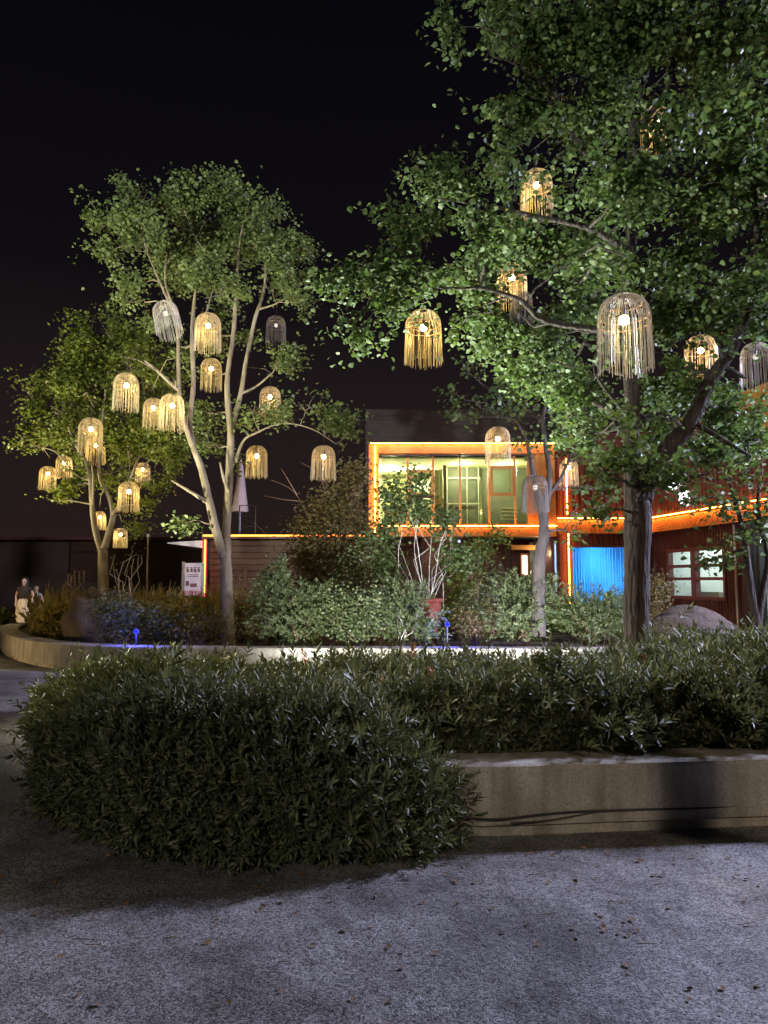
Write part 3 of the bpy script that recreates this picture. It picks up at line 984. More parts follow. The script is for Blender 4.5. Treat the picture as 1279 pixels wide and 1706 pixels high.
Yb = 7.5
big_blobs = [(775, 45, 7.0, 34), (812, 90, 7.0, 48), (870, 50, 7.2, 60), (950, 90, 7.4, 80), (1050, 50, 7.0, 80), (1150, 90, 7.2, 80), (1240, 60, 7.4, 80), (848, 165, 7.3, 38), (900, 200, 7.6, 64), (1000, 190, 8.0, 80), (1100, 210, 6.6, 70), (1210, 190, 6.9, 80),
    (715, 300, 7.4, 36), (780, 285, 7.2, 50), (860, 290, 7.9, 58), (950, 310, 7.6, 70), (1050, 320, 6.8, 60), (1150, 330, 7.2, 76), (1250, 300, 7.4, 70), (655, 375, 7.4, 34), (715, 390, 7.2, 52), (800, 390, 7.5, 60), (890, 400, 8.3, 60), (980, 410, 8.5, 60), (1120, 430, 7.8, 70), (1230, 430, 7.6, 66),
    (552, 478, 7.5, 26), (600, 455, 7.4, 36), (585, 535, 7.5, 30), (605, 565, 7.5, 20), (655, 455, 7.3, 44), (725, 475, 7.5, 48), (650, 515, 7.4, 32), (800, 470, 8.6, 48), (910, 490, 8.8, 56), (980, 510, 9.0, 50), (1130, 520, 8.3, 64), (1220, 520, 8.2, 60), (770, 540, 8.2, 38), (840, 560, 9.0, 50), (930, 580, 9.2, 60),
    (1110, 640, 8.5, 52), (1230, 640, 8.4, 40), (880, 630, 9.0, 40), (960, 660, 8.6, 46), (1100, 730, 8.0, 42), (1190, 700, 8.4, 50), (1255, 730, 8.2, 44), (1000, 720, 8.3, 34), (1060, 690, 7.0, 34), (1035, 760, 7.0, 26), (1100, 790, 7.0, 26), (1050, 440, 7.0, 40), (1190, 560, 7.0, 30), (1240, 480, 7.0, 44), (1075, 580, 7.1, 26), (1000, 560, 7.2, 34), (960, 430, 7.0, 36), (1130, 690, 7.0, 20), (1130, 800, 7.2, 34), (1180, 760, 7.4, 34), (1240, 800, 7.6, 34), (975, 735, 8.6, 30), (1015, 750, 8.4, 26), (935, 720, 9.0, 28), (1260, 680, 7.6, 30), (1150, 650, 7.6, 36), (1010, 790, 7.2, 22), (990, 850, 7.2, 16),
    (850, -60, 7.2, 90), (980, -90, 7.5, 120), (1120, -100, 7.2, 130), (1290, -60, 7.4, 120), (1360, 150, 7.4, 120), (1370, 350, 7.6, 110), (1350, 520, 8.0, 90), (1150, -260, 7.5, 130)]
tree('big_tree', 'large dark trunked shade tree filling the right side above the hedge', tuple(P(1060, 1130, Yb).xy) + (.36,), [
    [(1060, 1185, Yb, .20), (1060, 1110, Yb, .140), (1060, 1050, Yb, .128), (1060, 980, Yb, .126), (1062, 920, Yb, .128), (1062, 880, Yb, .142), (1062, 840, Yb, .138), (1060, 810, Yb, .13), (1052, 760, Yb, .09), (1052, 700, Yb, .085), (1052, 640, Yb, .08), (1045, 560, Yb + .2, .07), (1044, 480, Yb + .2, .062), (1052, 400, Yb + .2, .055), (1050, 300, Yb + .1, .045), (1055, 200, Yb, .035), (1090, 60, Yb, .02), (1100, -120, Yb, .01)],
    [(1066, 835, Yb, .13), (1085, 780, Yb, .10), (1120, 740, Yb - .1, .09), (1152, 700, Yb - .1, .08), (1172, 655, Yb - .1, .072), (1195, 615, Yb - .1, .066), (1222, 578, Yb - .1, .055), (1250, 500, Yb, .045), (1262, 400, Yb, .035), (1250, 280, Yb, .02)],
    [(1046, 560, Yb + .2, .045), (990, 548, Yb + .2, .035), (930, 540, Yb + .1, .032), (895, 528, Yb, .028), (870, 502, Yb - .1, .024), (840, 490, Yb - .1, .02), (800, 480, Yb - .1, .016), (740, 480, Yb - .1, .012), (650, 470, Yb - .1, .008)],
    [(1050, 320, Yb + .1, .04), (990, 270, Yb, .034), (940, 200, Yb, .028), (915, 110, Yb - .1, .02), (905, 40, Yb - .2, .01)],
    [(1050, 420, Yb + .2, .04), (980, 380, Yb, .032), (890, 360, Yb, .026), (800, 340, Yb, .02), (720, 330, Yb, .01)],
    [(1056, 220, Yb, .035), (1110, 150, Yb - .2, .025), (1130, 60, Yb - .2, .016), (1180, 10, Yb - .2, .01)],
    [(1150, 700, Yb - .1, .03), (1200, 730, Yb - .2, .022), (1250, 760, Yb - .2, .012)],
    [(1052, 700, Yb, .03), (1010, 650, Yb - .2, .018), (990, 622, Yb - .3, .01)],
    [(1062, 860, Yb, .03), (1068, 820, Yb - .2, .022), (1120, 800, Yb - .3, .016), (1180, 790, Yb - .3, .01)],
], big_blobs, .058, 'leaf_big', 'bark_dark', 112, 52, w=.44, hang=hangs['B'], crr=(.06, .17))

Ym = 13.0
tree('slender_tree', 'slender curving tree in the far planter before the upper room', tuple(P(898, 1010, Ym).xy) + (.36,), [
    [(897, 1060, Ym, .13), (897, 990, Ym, .11), (899, 930, Ym, .105), (906, 890, Ym, .095), (903, 850, Ym, .08), (893, 815, Ym, .06), (886, 780, Ym, .045), (878, 740, Ym, .03), (860, 700, Ym, .015)],
    [(904, 860, Ym, .07), (913, 820, Ym, .06), (915, 780, Ym, .05), (908, 740, Ym, .04), (905, 690, Ym, .03), (925, 640, Ym, .015)],
    [(913, 825, Ym, .04), (935, 795, Ym, .028), (955, 750, Ym, .02), (980, 710, Ym, .01)],
    [(905, 890, Ym, .03), (930, 882, Ym, .02), (950, 888, Ym - .2, .01)],
], [(780, 620, Ym, 34), (765, 660, Ym, 28), (800, 680, Ym, 34), (765, 695, Ym, 14), (830, 640, Ym, 40), (850, 690, Ym, 34), (900, 700, Ym, 40), (890, 650, Ym + .4, 40), (950, 690, Ym, 42), (1000, 700, Ym, 38), (960, 750, Ym + .2, 34), (1010, 770, Ym, 36),
    (985, 815, Ym, 28), (960, 850, Ym, 20), (1020, 830, Ym, 26), (950, 890, Ym - .2, 14), (880, 740, Ym, 24), (925, 760, Ym, 18), (1090, 760, Ym, 40), (1110, 700, Ym, 40)],
    .085, 'leaf_big', 'bark_grey', 38, 15, hang=hangs['M'])

Yr = 11.0
tree('forked_tree', 'young tree with a narrow forked stem before the bright glass at the right edge', tuple(P(1262, 1075, Yr).xy) + (.36,), [
    [(1262, 1110, Yr, .09), (1262, 1045, Yr, .075), (1255, 1010, Yr, .055), (1247, 950, Yr, .05), (1240, 900, Yr, .045), (1232, 860, Yr, .035), (1215, 800, Yr, .015)],
    [(1262, 1045, Yr, .06), (1270, 990, Yr, .05), (1279, 930, Yr, .045), (1268, 880, Yr, .04), (1262, 840, Yr, .03), (1270, 780, Yr, .012)],
    [(1242, 915, Yr, .025), (1220, 920, Yr, .018), (1200, 930, Yr, .01)],
], [(1130, 830, Yr, 30), (1180, 800, Yr, 44), (1150, 760, Yr, 40), (1230, 790, Yr, 44), (1280, 800, Yr, 40), (1215, 850, Yr, 38), (1262, 860, Yr, 30), (1195, 900, Yr, 32), (1205, 935, Yr, 24), (1175, 935, Yr, 12), (1240, 895, Yr, 18), (1250, 720, Yr, 40), (1200, 740, Yr, 40), (1330, 830, Yr, 40)],
    .085, 'leaf_big', 'bark_dark', 40, 15)

# ------------------------------------------------------------------ lanterns
def lantern_meshes(seed, flare, gap):
    rs = random.Random(seed)
    mb = MB()
    nb = 100
    Rr = .205
    for i in range(nb):
        a = 2 * math.pi * (i + rs.uniform(-.38, .38)) / nb
        if gap and .3 < a < 1.2:
            if rs.random() < .6:
                continue
        ln = rs.uniform(.60, .66)
        rr = Rr * rs.uniform(.93, 1.06)
        pts = []
        for t in (0, .16, .34, .52, .7, .86, 1.0):
            q = t * math.pi / 2
            pts.append((.05 + (rr - .05) * math.sin(q), -.19 * (1 - math.cos(q))))
        z = -.19
        fl = flare * rs.uniform(.5, 1.2)
        for s_ in (.33, .66, 1):
            zz = -.19 - (ln - .19) * s_
            pts.append((rr + fl * s_ + .004 * math.sin(s_ * 5 + i), zz))
        tw = rs.uniform(-.012, .012)
        path = [(r * math.cos(a + tw * k), r * math.sin(a + tw * k), zz) for k, (r, zz) in enumerate(pts)]
        mb.tube(path, rs.uniform(.0015, .0032), 3, False)
    hs = []
    for r, zz in ((.052, 0), (.15, -.075), (.203, -.17), (.208, -.235)):
        pa = [(r * math.cos(2 * math.pi * i / 20), r * math.sin(2 * math.pi * i / 20), zz) for i in range(21)]
        hp_ = MB(); hp_.tube(pa, .004, 4, False); hs.append(hp_)
    return mb, hs
LV = [lantern_meshes(1, .015, 0), lantern_meshes(2, .008, 0), lantern_meshes(3, .022, 0), lantern_meshes(4, .012, 1)]
PROTO = {}
def lan_proto(var, lit):
    key = (var, lit)
    t = bpy.data.objects.new('lantern', None); COL.objects.link(t)
    s_, hs = LV[var]
    sh_ = mk('shade', s_, ('rattan_silver' if var == 3 else 'rattan' if lit else 'rattan_unlit'), t, False, 'stuff')
    for h in hs: mk('hoop', h, 'rattan_hoop', sh_)
    mb = MB(); mb.tube([(0, 0, 0), (0, 0, -.11)], [.004, .004], 5); mb.tube([(0, 0, -.11), (0, 0, -.165)], [.016, .02], 8)
    so_ = mk('socket', mb, 'dark_steel', t)
    mb = MB(); mb.lathe((0, 0, -.205), [(.008, .045), (.024, .038), (.037, .02), (.044, 0), (.038, -.025), (.018, -.042), (.003, -.046)], 10)
    mk('bulb', mb, 'bulb_lit' if lit else 'bulb_unlit_glow', so_, True)
    mb = MB(); mb.tube([(0, 0, .0), (0, 0, 1.0)], [.0035, .0035], 5); mk('cord', mb, 'cable_rubber', t)
    if lit:
        light('bulb_light', 'POINT', (0, 0, -.285), 9.0 if var == 3 else 17.0, (1.0, .70, .27), t, shadow_soft_size=.03)
    return t
used = set()
for l, (top, s_, Y, cord) in zip(LAN, LANI):
    key = (l[4], l[3])
    if key not in PROTO:
        PROTO[key] = lan_proto(*key)
    src = PROTO[key]
    if key in used:
        r = src.copy(); COL.objects.link(r)
        for ch in list(src.children):
            c = ch.copy(); COL.objects.link(c); c.parent = r
            for g_ in list(ch.children):
                d_ = g_.copy(); COL.objects.link(d_); d_.parent = c
            if c.name.startswith('cord'):
                c.scale = (1, 1, cord / s_)
    else:
        r = src; used.add(key)
        for c in r.children:
            if c.name.startswith('cord'):
                c.scale = (1, 1, cord / s_)
    r.location = top
    r.scale = (s_, s_, s_)
    r.rotation_euler = (0, 0, random.uniform(0, 6.28))
    if 'spread open' in l[6]:
        r.rotation_euler = (0, R(22), 2.4)
    tag(r, l[6], 'lantern', 'rattan lanterns hung in the trees')


# ------------------------------------------------------------------ shrubs and rocks of the far planter
def spiky_tpl():
    return shoot_tpl(5, .16)
def shrub(name, label, base, blobs, mat, stemmat, nclump=60, lpc=16, leaf=.06, w=.28, stems=9, shoots=False, cr=(.06, .13), cat='shrub', stem_r=.010, group=None, bare=()):
    t = thing(name, label, cat, base, group)
    b = Vector(base)
    bl = []
    for u, v, Y, rx, rz in blobs:
        c = P(u, v, Y); bl.append((tuple(c), rx * Y / F, rx * Y / F * .8, rz * Y / F))
    cc = []
    for c, rx, ry, rz in bl:
        k = max(4, int(nclump * rx * rz * 4))
        d = rng.normal(0, 1, (k, 3)); d /= np.linalg.norm(d, axis=1, keepdims=True)
        r = rng.uniform(0, 1, k) ** .5 * rng.uniform(.8, 1.12, k)
        cc.append(np.array(c)[None] + d * r[:, None] * np.array([[rx, ry, rz]]))
    cc = np.concatenate(cc)
    cc = cc[cc[:, 2] > .4]
    mb = MB()
    sel = rng.choice(len(cc), min(len(cc), stems), replace=False)
    for i in sel:
        st = b + Vector((random.uniform(-.12, .12), random.uniform(-.1, .1), -.05))
        mb.tube(bez(st, cc[i], .05, 6, .05), [stem_r * q for q in (1, .85, .7, .55, .4, .2)], 5)
    for pth in bare:
        q = [P(*a) for a in pth]
        sp, sr = smooth_path([(p_, .012 * (1 - .8 * i / (len(q) - 1))) for i, p_ in enumerate(q)], 4)
        mb.tube(sp, sr, 5)
    mk('stems', mb, stemmat, t, True)
    if shoots:
        cen = np.array(cc.mean(0))
        nr = cc - cen; nr[:, 2] += .35; nr /= np.linalg.norm(nr, axis=1, keepdims=True)
        idx = np.repeat(np.arange(len(cc)), max(1, lpc // 7))
        pos = cc[idx] + rng.normal(0, .07, (len(idx), 3))
        place_shoots('foliage', pos, nr[idx], leaf * 2.6, mat, t, 'stuff', spiky_tpl(), .6)
    else:
        idx = np.repeat(np.arange(len(cc)), rng.poisson(lpc, len(cc)))
        rad = rng.uniform(cr[0], cr[1], len(cc))
        pos = cc[idx] + rng.normal(0, 1, (len(idx), 3)) * rad[idx][:, None]
        leaves('foliage', pos, leaf, mat, t, w=w, droop=.1, spread=.9, spin=1.2)
    return t
def gb(u, Y):
    p = P(u, 1000, Y); return (p.x, p.y, .36)

shrub('shrub', 'broad silvery green shrub in front of the twin trunk tree at its right', gb(497, 13.4),
      [(490, 1030, 13.4, 60, 45), (460, 985, 13.4, 34, 34), (520, 1000, 13.4, 36, 30), (470, 958, 13.4, 14, 22)], 'leaf_silver', 'stem_brown', 150, 16, .055, shoots=True)
shrub('shrub', 'pale blue green shrub between the broad silvery one and the red jar', gb(600, 13.2),
      [(590, 1035, 13.2, 44, 42), (565, 1000, 13.3, 24, 24), (625, 1010, 13.2, 30, 36)], 'leaf_silver', 'stem_brown', 170, 18, .05, w=.4)
shrub('shrub', 'loose silver leaved shrub immediately left of the red jar', gb(668, 13.4),
      [(668, 1030, 13.4, 42, 44), (690, 1000, 13.4, 22, 26), (650, 985, 13.5, 26, 22), (712, 1048, 13.2, 24, 20)], 'leaf_silver', 'stem_pale', 150, 16, .055, shoots=True)
shrub('shrub', 'tall airy bronze shrub with bare twigs below the right lantern', gb(560, 15.6),
      [(560, 850, 15.6, 56, 46), (590, 800, 15.6, 30, 32), (520, 900, 15.4, 50, 50), (590, 920, 15.6, 52, 50), (505, 945, 15.4, 24, 22), (560, 970, 15.5, 70, 34)], 'leaf_bronze', 'stem_brown', 110, 12, .08, w=.24, stems=90, cr=(.08, .17),
      bare=[[(555, 1000, 15.5), (520, 880, 15.5), (490, 820, 15.4), (452, 800, 15.3)], [(500, 835, 15.4), (470, 832, 15.3), (440, 826, 15.3)], [(495, 825, 15.4), (480, 800, 15.4), (468, 780, 15.4)], [(540, 1000, 15.5), (540, 880, 15.5), (545, 800, 15.5), (535, 765, 15.5)], [(545, 830, 15.5), (530, 790, 15.5), (500, 770, 15.5)], [(480, 980, 15.5), (450, 900, 15.3), (420, 870, 15.3)]])
shrub('tall_shrub', 'tall leafy shrub with white stems rising behind the red jar to the window', gb(708, 14.4),
      [(655, 830, 14.4, 34, 40), (700, 850, 14.4, 40, 36), (640, 890, 14.4, 34, 36), (740, 870, 14.4, 32, 30), (700, 800, 14.4, 26, 26), (770, 930, 14.3, 34, 34), (640, 940, 14.5, 34, 30)], 'leaf_fresh', 'stem_pale', 90, 9, .075, w=.34, stems=12, cr=(.06, .14), stem_r=.010,
      bare=[[(708, 1060, 14.2), (706, 1000, 14.2), (700, 940, 14.2), (690, 880, 14.2), (672, 830, 14.2)], [(712, 1060, 14.2), (714, 990, 14.2), (716, 930, 14.2), (720, 880, 14.2)], [(710, 1020, 14.2), (725, 960, 14.2), (735, 900, 14.2), (760, 860, 14.2)], [(709, 1010, 14.2), (698, 960, 14.2), (690, 910, 14.2), (700, 850, 14.2)]])
shrub('shrub', 'wispy tall grey green shrub rising behind the pale blue green one', gb(610, 14.6),
      [(600, 950, 14.6, 40, 40), (640, 965, 14.6, 36, 36), (575, 975, 14.4, 30, 30), (620, 905, 14.6, 30, 26), (545, 1005, 14.3, 34, 30)], 'leaf_silver', 'stem_brown', 90, 9, .065, w=.22, stems=40, cr=(.07, .15))
shrub('shrub', 'wispy grey green shrub between the broad silvery one and the twin trunks', gb(440, 14.4),
      [(440, 1010, 14.4, 34, 34), (455, 965, 14.4, 24, 26), (425, 1040, 14.2, 26, 24)], 'leaf_silver', 'stem_brown', 90, 9, .06, w=.22, stems=30, cr=(.07, .15))
shrub('shrub', 'grey green shrub between the red jar and the rounded one by the slender tree', gb(805, 14.2),
      [(810, 990, 14.2, 40, 36), (830, 960, 14.2, 24, 22), (780, 1010, 14.2, 26, 26)], 'leaf_silver', 'stem_brown', 90, 9, .06, w=.22, stems=30, cr=(.07, .15))
shrub('shrub', 'thin olive shrub right of the red jar under the window sill', gb(765, 15.0),
      [(770, 950, 15.0, 48, 44), (800, 910, 15.0, 34, 26), (830, 890, 15.0, 24, 20), (765, 1000, 14.8, 40, 34)], 'leaf_yellowing', 'stem_brown', 90, 10, .06, w=.3, stems=24)
shrub('shrub', 'rounded green shrub around the foot of the slender tree', gb(872, 13.2),
      [(868, 1020, 13.2, 60, 42), (850, 985, 13.2, 32, 24), (905, 990, 13.2, 36, 28)], 'leaf_silver', 'stem_brown', 150, 16, .052, shoots=True)
shrub('shrub', 'low green shrub under the blue curtained window', gb(985, 13.3),
      [(980, 1030, 13.3, 56, 40), (950, 1000, 13.3, 24, 20), (1015, 1010, 13.3, 36, 28)], 'leaf_silver', 'stem_brown', 150, 16, .05, shoots=True)
shrub('shrub', 'reddish brown thin shrub behind the big trunk by the boulder', gb(1075, 14.0),
      [(1075, 1010, 14.0, 46, 40), (1100, 985, 14.0, 30, 24), (1060, 970, 14.0, 24, 24)], 'leaf_bronze', 'stem_brown', 110, 12, .05, stems=24)
shrub('shrub', 'dark purplish shrub beside the right blue spotlight', gb(795, 13.6),
      [(795, 1035, 13.6, 52, 34), (830, 1010, 13.6, 28, 20)], 'leaf_bronze', 'stem_brown', 90, 10, .045, stems=20)
shrub('shrub', 'dark round shrub before the left boulder beside the left blue spotlight', gb(205, 13.6),
      [(200, 1030, 13.6, 46, 40), (265, 1040, 13.8, 44, 30), (175, 1010, 13.7, 24, 24)], 'leaf_hedge', 'stem_brown', 150, 16, .045)
shrub('shrub', 'low dark shrub between the left blue spotlight and the twin trunks', gb(330, 13.6),
      [(325, 1050, 13.6, 44, 24), (360, 1040, 13.6, 22, 26), (415, 1050, 13.8, 26, 22)], 'leaf_bronze', 'stem_brown', 130, 12, .045)
shrub('bare_shrub', 'small bare branching shrub right of the small tree trunk', gb(212, 16.2),
      [(205, 935, 16.2, 24, 18), (228, 925, 16.2, 18, 14)], 'leaf_bronze', 'stem_pale', 20, 4, .05, stems=22, stem_r=.014)
shrub('shrub', 'leafy plant with whitish leaves behind the far end of the curved planter', tuple(P(8, 1055, 19.6).xy) + (.0,),
      [(10, 1032, 19.6, 9, 9), (2, 1022, 19.6, 8, 9), (20, 1038, 19.6, 6, 5)], 'leaf_silver', 'stem_brown', 160, 5, .13, w=.4, stems=7, cr=(.03, .06))

# tall grass and flower spikes: stuff
def grass(name, x0, x1, y0, y1, n_, h, mat, label, ang=.3):
    x = rng.uniform(x0, x1, n_); y = rng.uniform(y0, y1, n_)
    ok_ = x > -.46 * y
    x, y = x[ok_], y[ok_]; n_ = len(x)
    pos = np.stack([x, y, np.full(n_, .34)], 1)
    z = np.tile([[0, 0, 1.]], (n_, 1)) + rng.normal(0, ang, (n_, 3)); z /= np.linalg.norm(z, axis=1, keepdims=True)
    r = rng.normal(0, 1, z.shape); xx = np.cross(z, r); xx /= np.linalg.norm(xx, axis=1, keepdims=True); yy = np.cross(z, xx)
    M = np.stack([xx, yy, z], axis=2) * (h * rng.uniform(.55, 1.15, n_) * (1 + .15 * np.sin(x * 3)))[:, None, None]
    tv = [(-.012, 0, 0), (.012, 0, 0), (.012, .04, .5), (-.012, .04, .5), (.004, .16, 1), (-.004, .16, 1), (-.06, .05, .55), (.06, .0, .62), (.05, .1, .75), (-.05, .13, .85)]
    tf = [(0, 1, 2, 3), (3, 2, 4, 5), (3, 2, 7, 6), (3, 2, 8, 9)]
    o = npmesh(name, tv, tf, M, pos, mat)
    return tag(o, label, 'grass', None, 'stuff')
def cover(name, x0, x1, y0, y1, h, n_c, lpc, size, mat, label):
    """feathery ground cover: leaf clumps heaped over an area, with blades between"""
    x = rng.uniform(x0, x1, n_c); y = rng.uniform(y0, y1, n_c)
    hh = h * (.8 + .14 * np.sin(x * 3.1 + y) + .12 * np.sin(x * 7.3 - y * 2.1))
    ok_ = (x > -.466 * y) & (y > 14.0)
    x, y, hh = x[ok_], y[ok_], hh[ok_]; n_c = len(x)
    z = .36 + hh * rng.uniform(0, 1, n_c) ** .45
    idx = np.repeat(np.arange(n_c), lpc)
    pos = np.stack([x, y, z], 1)[idx] + rng.normal(0, .07, (len(idx), 3))
    o = leaves(name, pos, size, mat, None, w=.18, droop=-.7, spread=.9, spin=1.0)
    return tag(o, label, 'ground cover', None, 'stuff')
cover('ground_cover', -9.0, -6.0, 14.9, 19.8, .66, 1900, 12, .085, 'grass_blade', 'yellowish feathery ground cover behind the left part of the far wall')
cover('ground_cover', -6.0, -3.3, 14.9, 20.0, .72, 2300, 12, .085, 'grass_blade', 'yellow green feathery ground cover from the left boulder to the lit poster')
cover('ground_cover', -3.3, -1.5, 14.7, 19.0, .55, 1200, 12, .08, 'leaf_bronze', 'brownish ground cover around and right of the twin trunks')
cover('ground_cover', 1.0, 5.2, 14.8, 20.0, .62, 2300, 10, .08, 'leaf_yellowing', 'thin ground cover behind the shrubs under the upper room')
grass('tall_grass', -9.0, -3.3, 15.2, 20.0, 2200, .95, 'grass_blade', 'thin upright grass blades rising from the yellow ground cover')
def spikes(label, spots):
    t = thing('flower_spikes', label, 'flowers', (spots[0][0], spots[0][1], .36))
    for x, y, h in spots:
        mb = MB()
        top = Vector((x + random.uniform(-.08, .08), y, .36 + h))
        mb.tube([(x, y, .3), top], [.008, .004], 4)
        for k_ in range(16):
            q = Vector((x, y, .36)).lerp(top, .55 + .45 * k_ / 15)
            a = random.uniform(0, 6.28); r = .035 * (1.1 - k_ / 16)
            mb.box((q.x + math.cos(a) * r, q.y + math.sin(a) * r, q.z), (.03, .03, .025), a)
        mk('flower_spike', mb, 'flower_spike', t)
spikes('pale flower spikes standing above the grass left of the small tree', [(P(u, 940, 17.2).x, 17.2 + random.uniform(-.3, .3), h) for u, h in ((104, 1.35), (110, 1.2), (117, 1.45), (124, 1.3), (131, 1.4), (140, 1.42), (113, 1.1))])
spikes('thin flower spikes right of the twin trunks', [(P(u, 940, 15.6).x, 15.6 + random.uniform(-.3, .3), h) for u, h in ((392, 1.35), (399, 1.2), (406, 1.3), (411, 1.4), (420, 1.2))])
spikes('short flower spikes between the poster and the twin trunks', [(P(u, 960, 16.2).x, 16.2, h) for u, h in ((352, 1.1), (358, 1.2), (364, 1.05), (372, 1.15))])

def boulder(label, c, r, seed, rough=.10):
    rs = np.random.default_rng(seed)
    mb = MB()
    nu, nv = 36, 20
    vs = []
    ph = rs.uniform(0, 6.28, 12); fr = rs.uniform(1, 4.2, (12, 3))
    for j in range(nv + 1):
        th = math.pi * j / nv
        for i in range(nu):
            a = 2 * math.pi * i / nu
            d = np.array([math.sin(th) * math.cos(a), math.sin(th) * math.sin(a), math.cos(th)])
            k_ = 1 + rough * sum(math.sin(float(fr[q] @ d) * 2 + ph[q]) / (1 + q * .5) for q in range(12)) * .5
            vs.append((c[0] + d[0] * r[0] * k_, c[1] + d[1] * r[1] * k_, c[2] + d[2] * r[2] * k_))
    fs = []
    for j in range(nv):
        for i in range(nu):
            fs.append((j * nu + i, (j + 1) * nu + i, (j + 1) * nu + (i + 1) % nu, j * nu + (i + 1) % nu))
    mb.add(vs, fs)
    o = mk('boulder', mb, 'boulder', None, True)
    return tag(o, label, 'boulder')
boulder('upright brown boulder in the left of the far planter', (P(150, 1020, 14.9).x, 14.9, .62), (.52, .5, .72), 3)
boulder('wide low dark boulder right of the big trunk before the maroon window', (P(1150, 1040, 13.0).x, 13.0, .48), (.88, .6, .60), 9)

# red jar
c = gb(716, 14.0)
t = thing('jar', 'tall red terracotta jar among the shrubs behind the white stems', 'jar', c)
mb = MB(); mb.lathe(c, [(.08, 0), (.12, .02), (.15, .3), (.19, .6), (.215, .80)], 20); mk('body', mb, 'terracotta', t, True)
mb = MB(); mb.lathe((c[0], c[1], c[2]), [(.215, .80), (.24, .81), (.245, .86), (.225, .87)], 20); mk('rim', mb, 'terracotta', t, True)

# the two blue spotlights
for u, v, lab in ((227, 1052, 'left small spotlight glowing blue at the foot of the dark round shrub'), (745, 1040, 'right small spotlight glowing blue right of the red jar')):
    Y = 12.95
    p = P(u, v, Y)
    t = thing('blue_spotlight', lab, 'spotlight', (p.x, p.y, .36), 'blue spotlights in the far planter')
    mb = MB(); mb.tube([(p.x, p.y, .34), (p.x, p.y, p.z - .03)], .01, 6); mk('spike', mb, 'dark_steel', t)
    mb = MB(); mb.tube([(p.x, p.y + .1, p.z), (p.x, p.y - .02, p.z)], [.035, .042], 12); mk('housing', mb, 'dark_steel', t)
    mb = MB(); mb.tube([(p.x, p.y - .021, p.z), (p.x, p.y - .03, p.z)], [.038, .034], 12); mk('lens', mb, 'blue_lens', t)
    light('blue_light', 'POINT', (p.x, p.y - .12, p.z), 45, (.04, .05, 1.0), t, shadow_soft_size=.05)

# thin pole near the small tree
mb = MB(); p = P(244, 985, 16.0)
mb.tube([(p.x, p.y, .3), (p.x, p.y, 2.5)], [.022, .018], 8)
t = thing('post', 'thin pale upright post right of the small tree', 'post', (p.x, p.y, .36))
mk('pole', mb, 'bark_pale', t)
mb = MB(); mb.lathe((p.x, p.y, 2.5), [(.03, 0), (.035, .03), (.02, .06)], 8); mk('cap', mb, 'galvanised', t)

# ------------------------------------------------------------------ buildings
def rect(mb, u0, v0, u1, v1, Y, d):
    """upright block whose front face covers the pixel rectangle at depth Y, going d back"""
    a = P(u0, v0, Y); b = P(u1, v1, Y)
    mb.box(((a.x + b.x) / 2, Y + d / 2, (a.z + b.z) / 2), (abs(b.x - a.x), d, abs(a.z - b.z)))
    return mb
def corr(mb, A, B, z0, z1, pitch=.16, amp=.035, off=0.0, slope=0.0):
    """vertical ribbed sheet from A to B; slope moves the lower edge outward"""
    A = Vector((*A, 0)); B = Vector((*B, 0)); L = (B - A).length; d = (B - A) / L
    nrm = Vector((d.y, -d.x, 0))
    if nrm.y > 0 and abs(d.x) > .9: nrm = -nrm
    if abs(d.x) < .9 and nrm.x > 0: nrm = -nrm
    k_ = max(1, int(L / pitch)); pt = L / k_
    pr = []
    for i in range(k_):
        for f_, a_ in ((0, 0), (.3, 0), (.42, 1), (.88, 1)):
            pr.append(((i + f_) * pt, a_ * amp))
    pr.append((L, 0))
    vs = []
    for s_, a_ in pr:
        q = A + d * s_ + nrm * (a_ + off)
        vs.append((q.x, q.y, z1)); q2 = q + nrm * slope; vs.append((q2.x, q2.y, z0))
        q3 = q - nrm * .012; q4 = q2 - nrm * .012
        vs.append((q3.x, q3.y, z1)); vs.append((q4.x, q4.y, z0))
    fs = []
    for i in range(len(pr) - 1):
        a_ = i * 4; b_ = a_ + 4
        fs += [(a_, b_, b_ + 1, a_ + 1), (a_ + 2, a_ + 3, b_ + 3, b_ + 2), (a_ + 1, b_ + 1, b_ + 3, a_ + 3), (a_, a_ + 2, b_ + 2, b_)]
    mb.add(vs, fs)
    return mb

BY = 22.0
def ux(u, Y=BY): return P(u, 900, Y).x
def vz(v, Y=BY): return P(640, v, Y).z

# left ground floor container ---------------------------------------
x0, x1 = ux(340), ux(610)
zt = vz(893) 
HUT = thing('container_hut', 'low timber clad hut edged with an orange light line behind the twin trunks', 'building', (x0, BY, 0))
mb = MB(); mb.box(((x0 + x1) / 2, BY + 3.06, zt / 2 - .04), (x1 - x0 - .02, 6, zt - .1)); mk('shell', mb, 'dark_cladding', HUT)
mb = MB(); mb.box(((x0 + x1) / 2, BY + 2.95, zt - .04), (x1 - x0 + .06, 6.3, .10)); mk('roof', mb, 'dark_steel', HUT)
npl = 15
plank = None
for i in range(npl):
    h = (zt - .14) / npl
    if plank is None:
        mb = MB(); mb.box(((x0 + x1) / 2 + .09, BY + .02, h * .46), (x1 - x0 - .2, .035, h * .90))
        plank = mk('plank', mb, 'plank_wood', HUT)
        o = plank
    else:
        o = plank.copy(); COL.objects.link(o)
    o.location = (0, random.uniform(-.006, .006), .03 + i * h)
mb = MB(); mb.box((x0 + .03, BY - .01, zt / 2 - .05), (.14, .10, zt - .1)); mk('corner_post', mb, 'frame_maroon', HUT)
def led(name, pts, parent, r=.014, mat='led_strip'):
    mb = MB(); mb.tube(pts, min(r, .014) if mat == 'led_strip' else r, 6); return mk(name, mb, mat, parent)
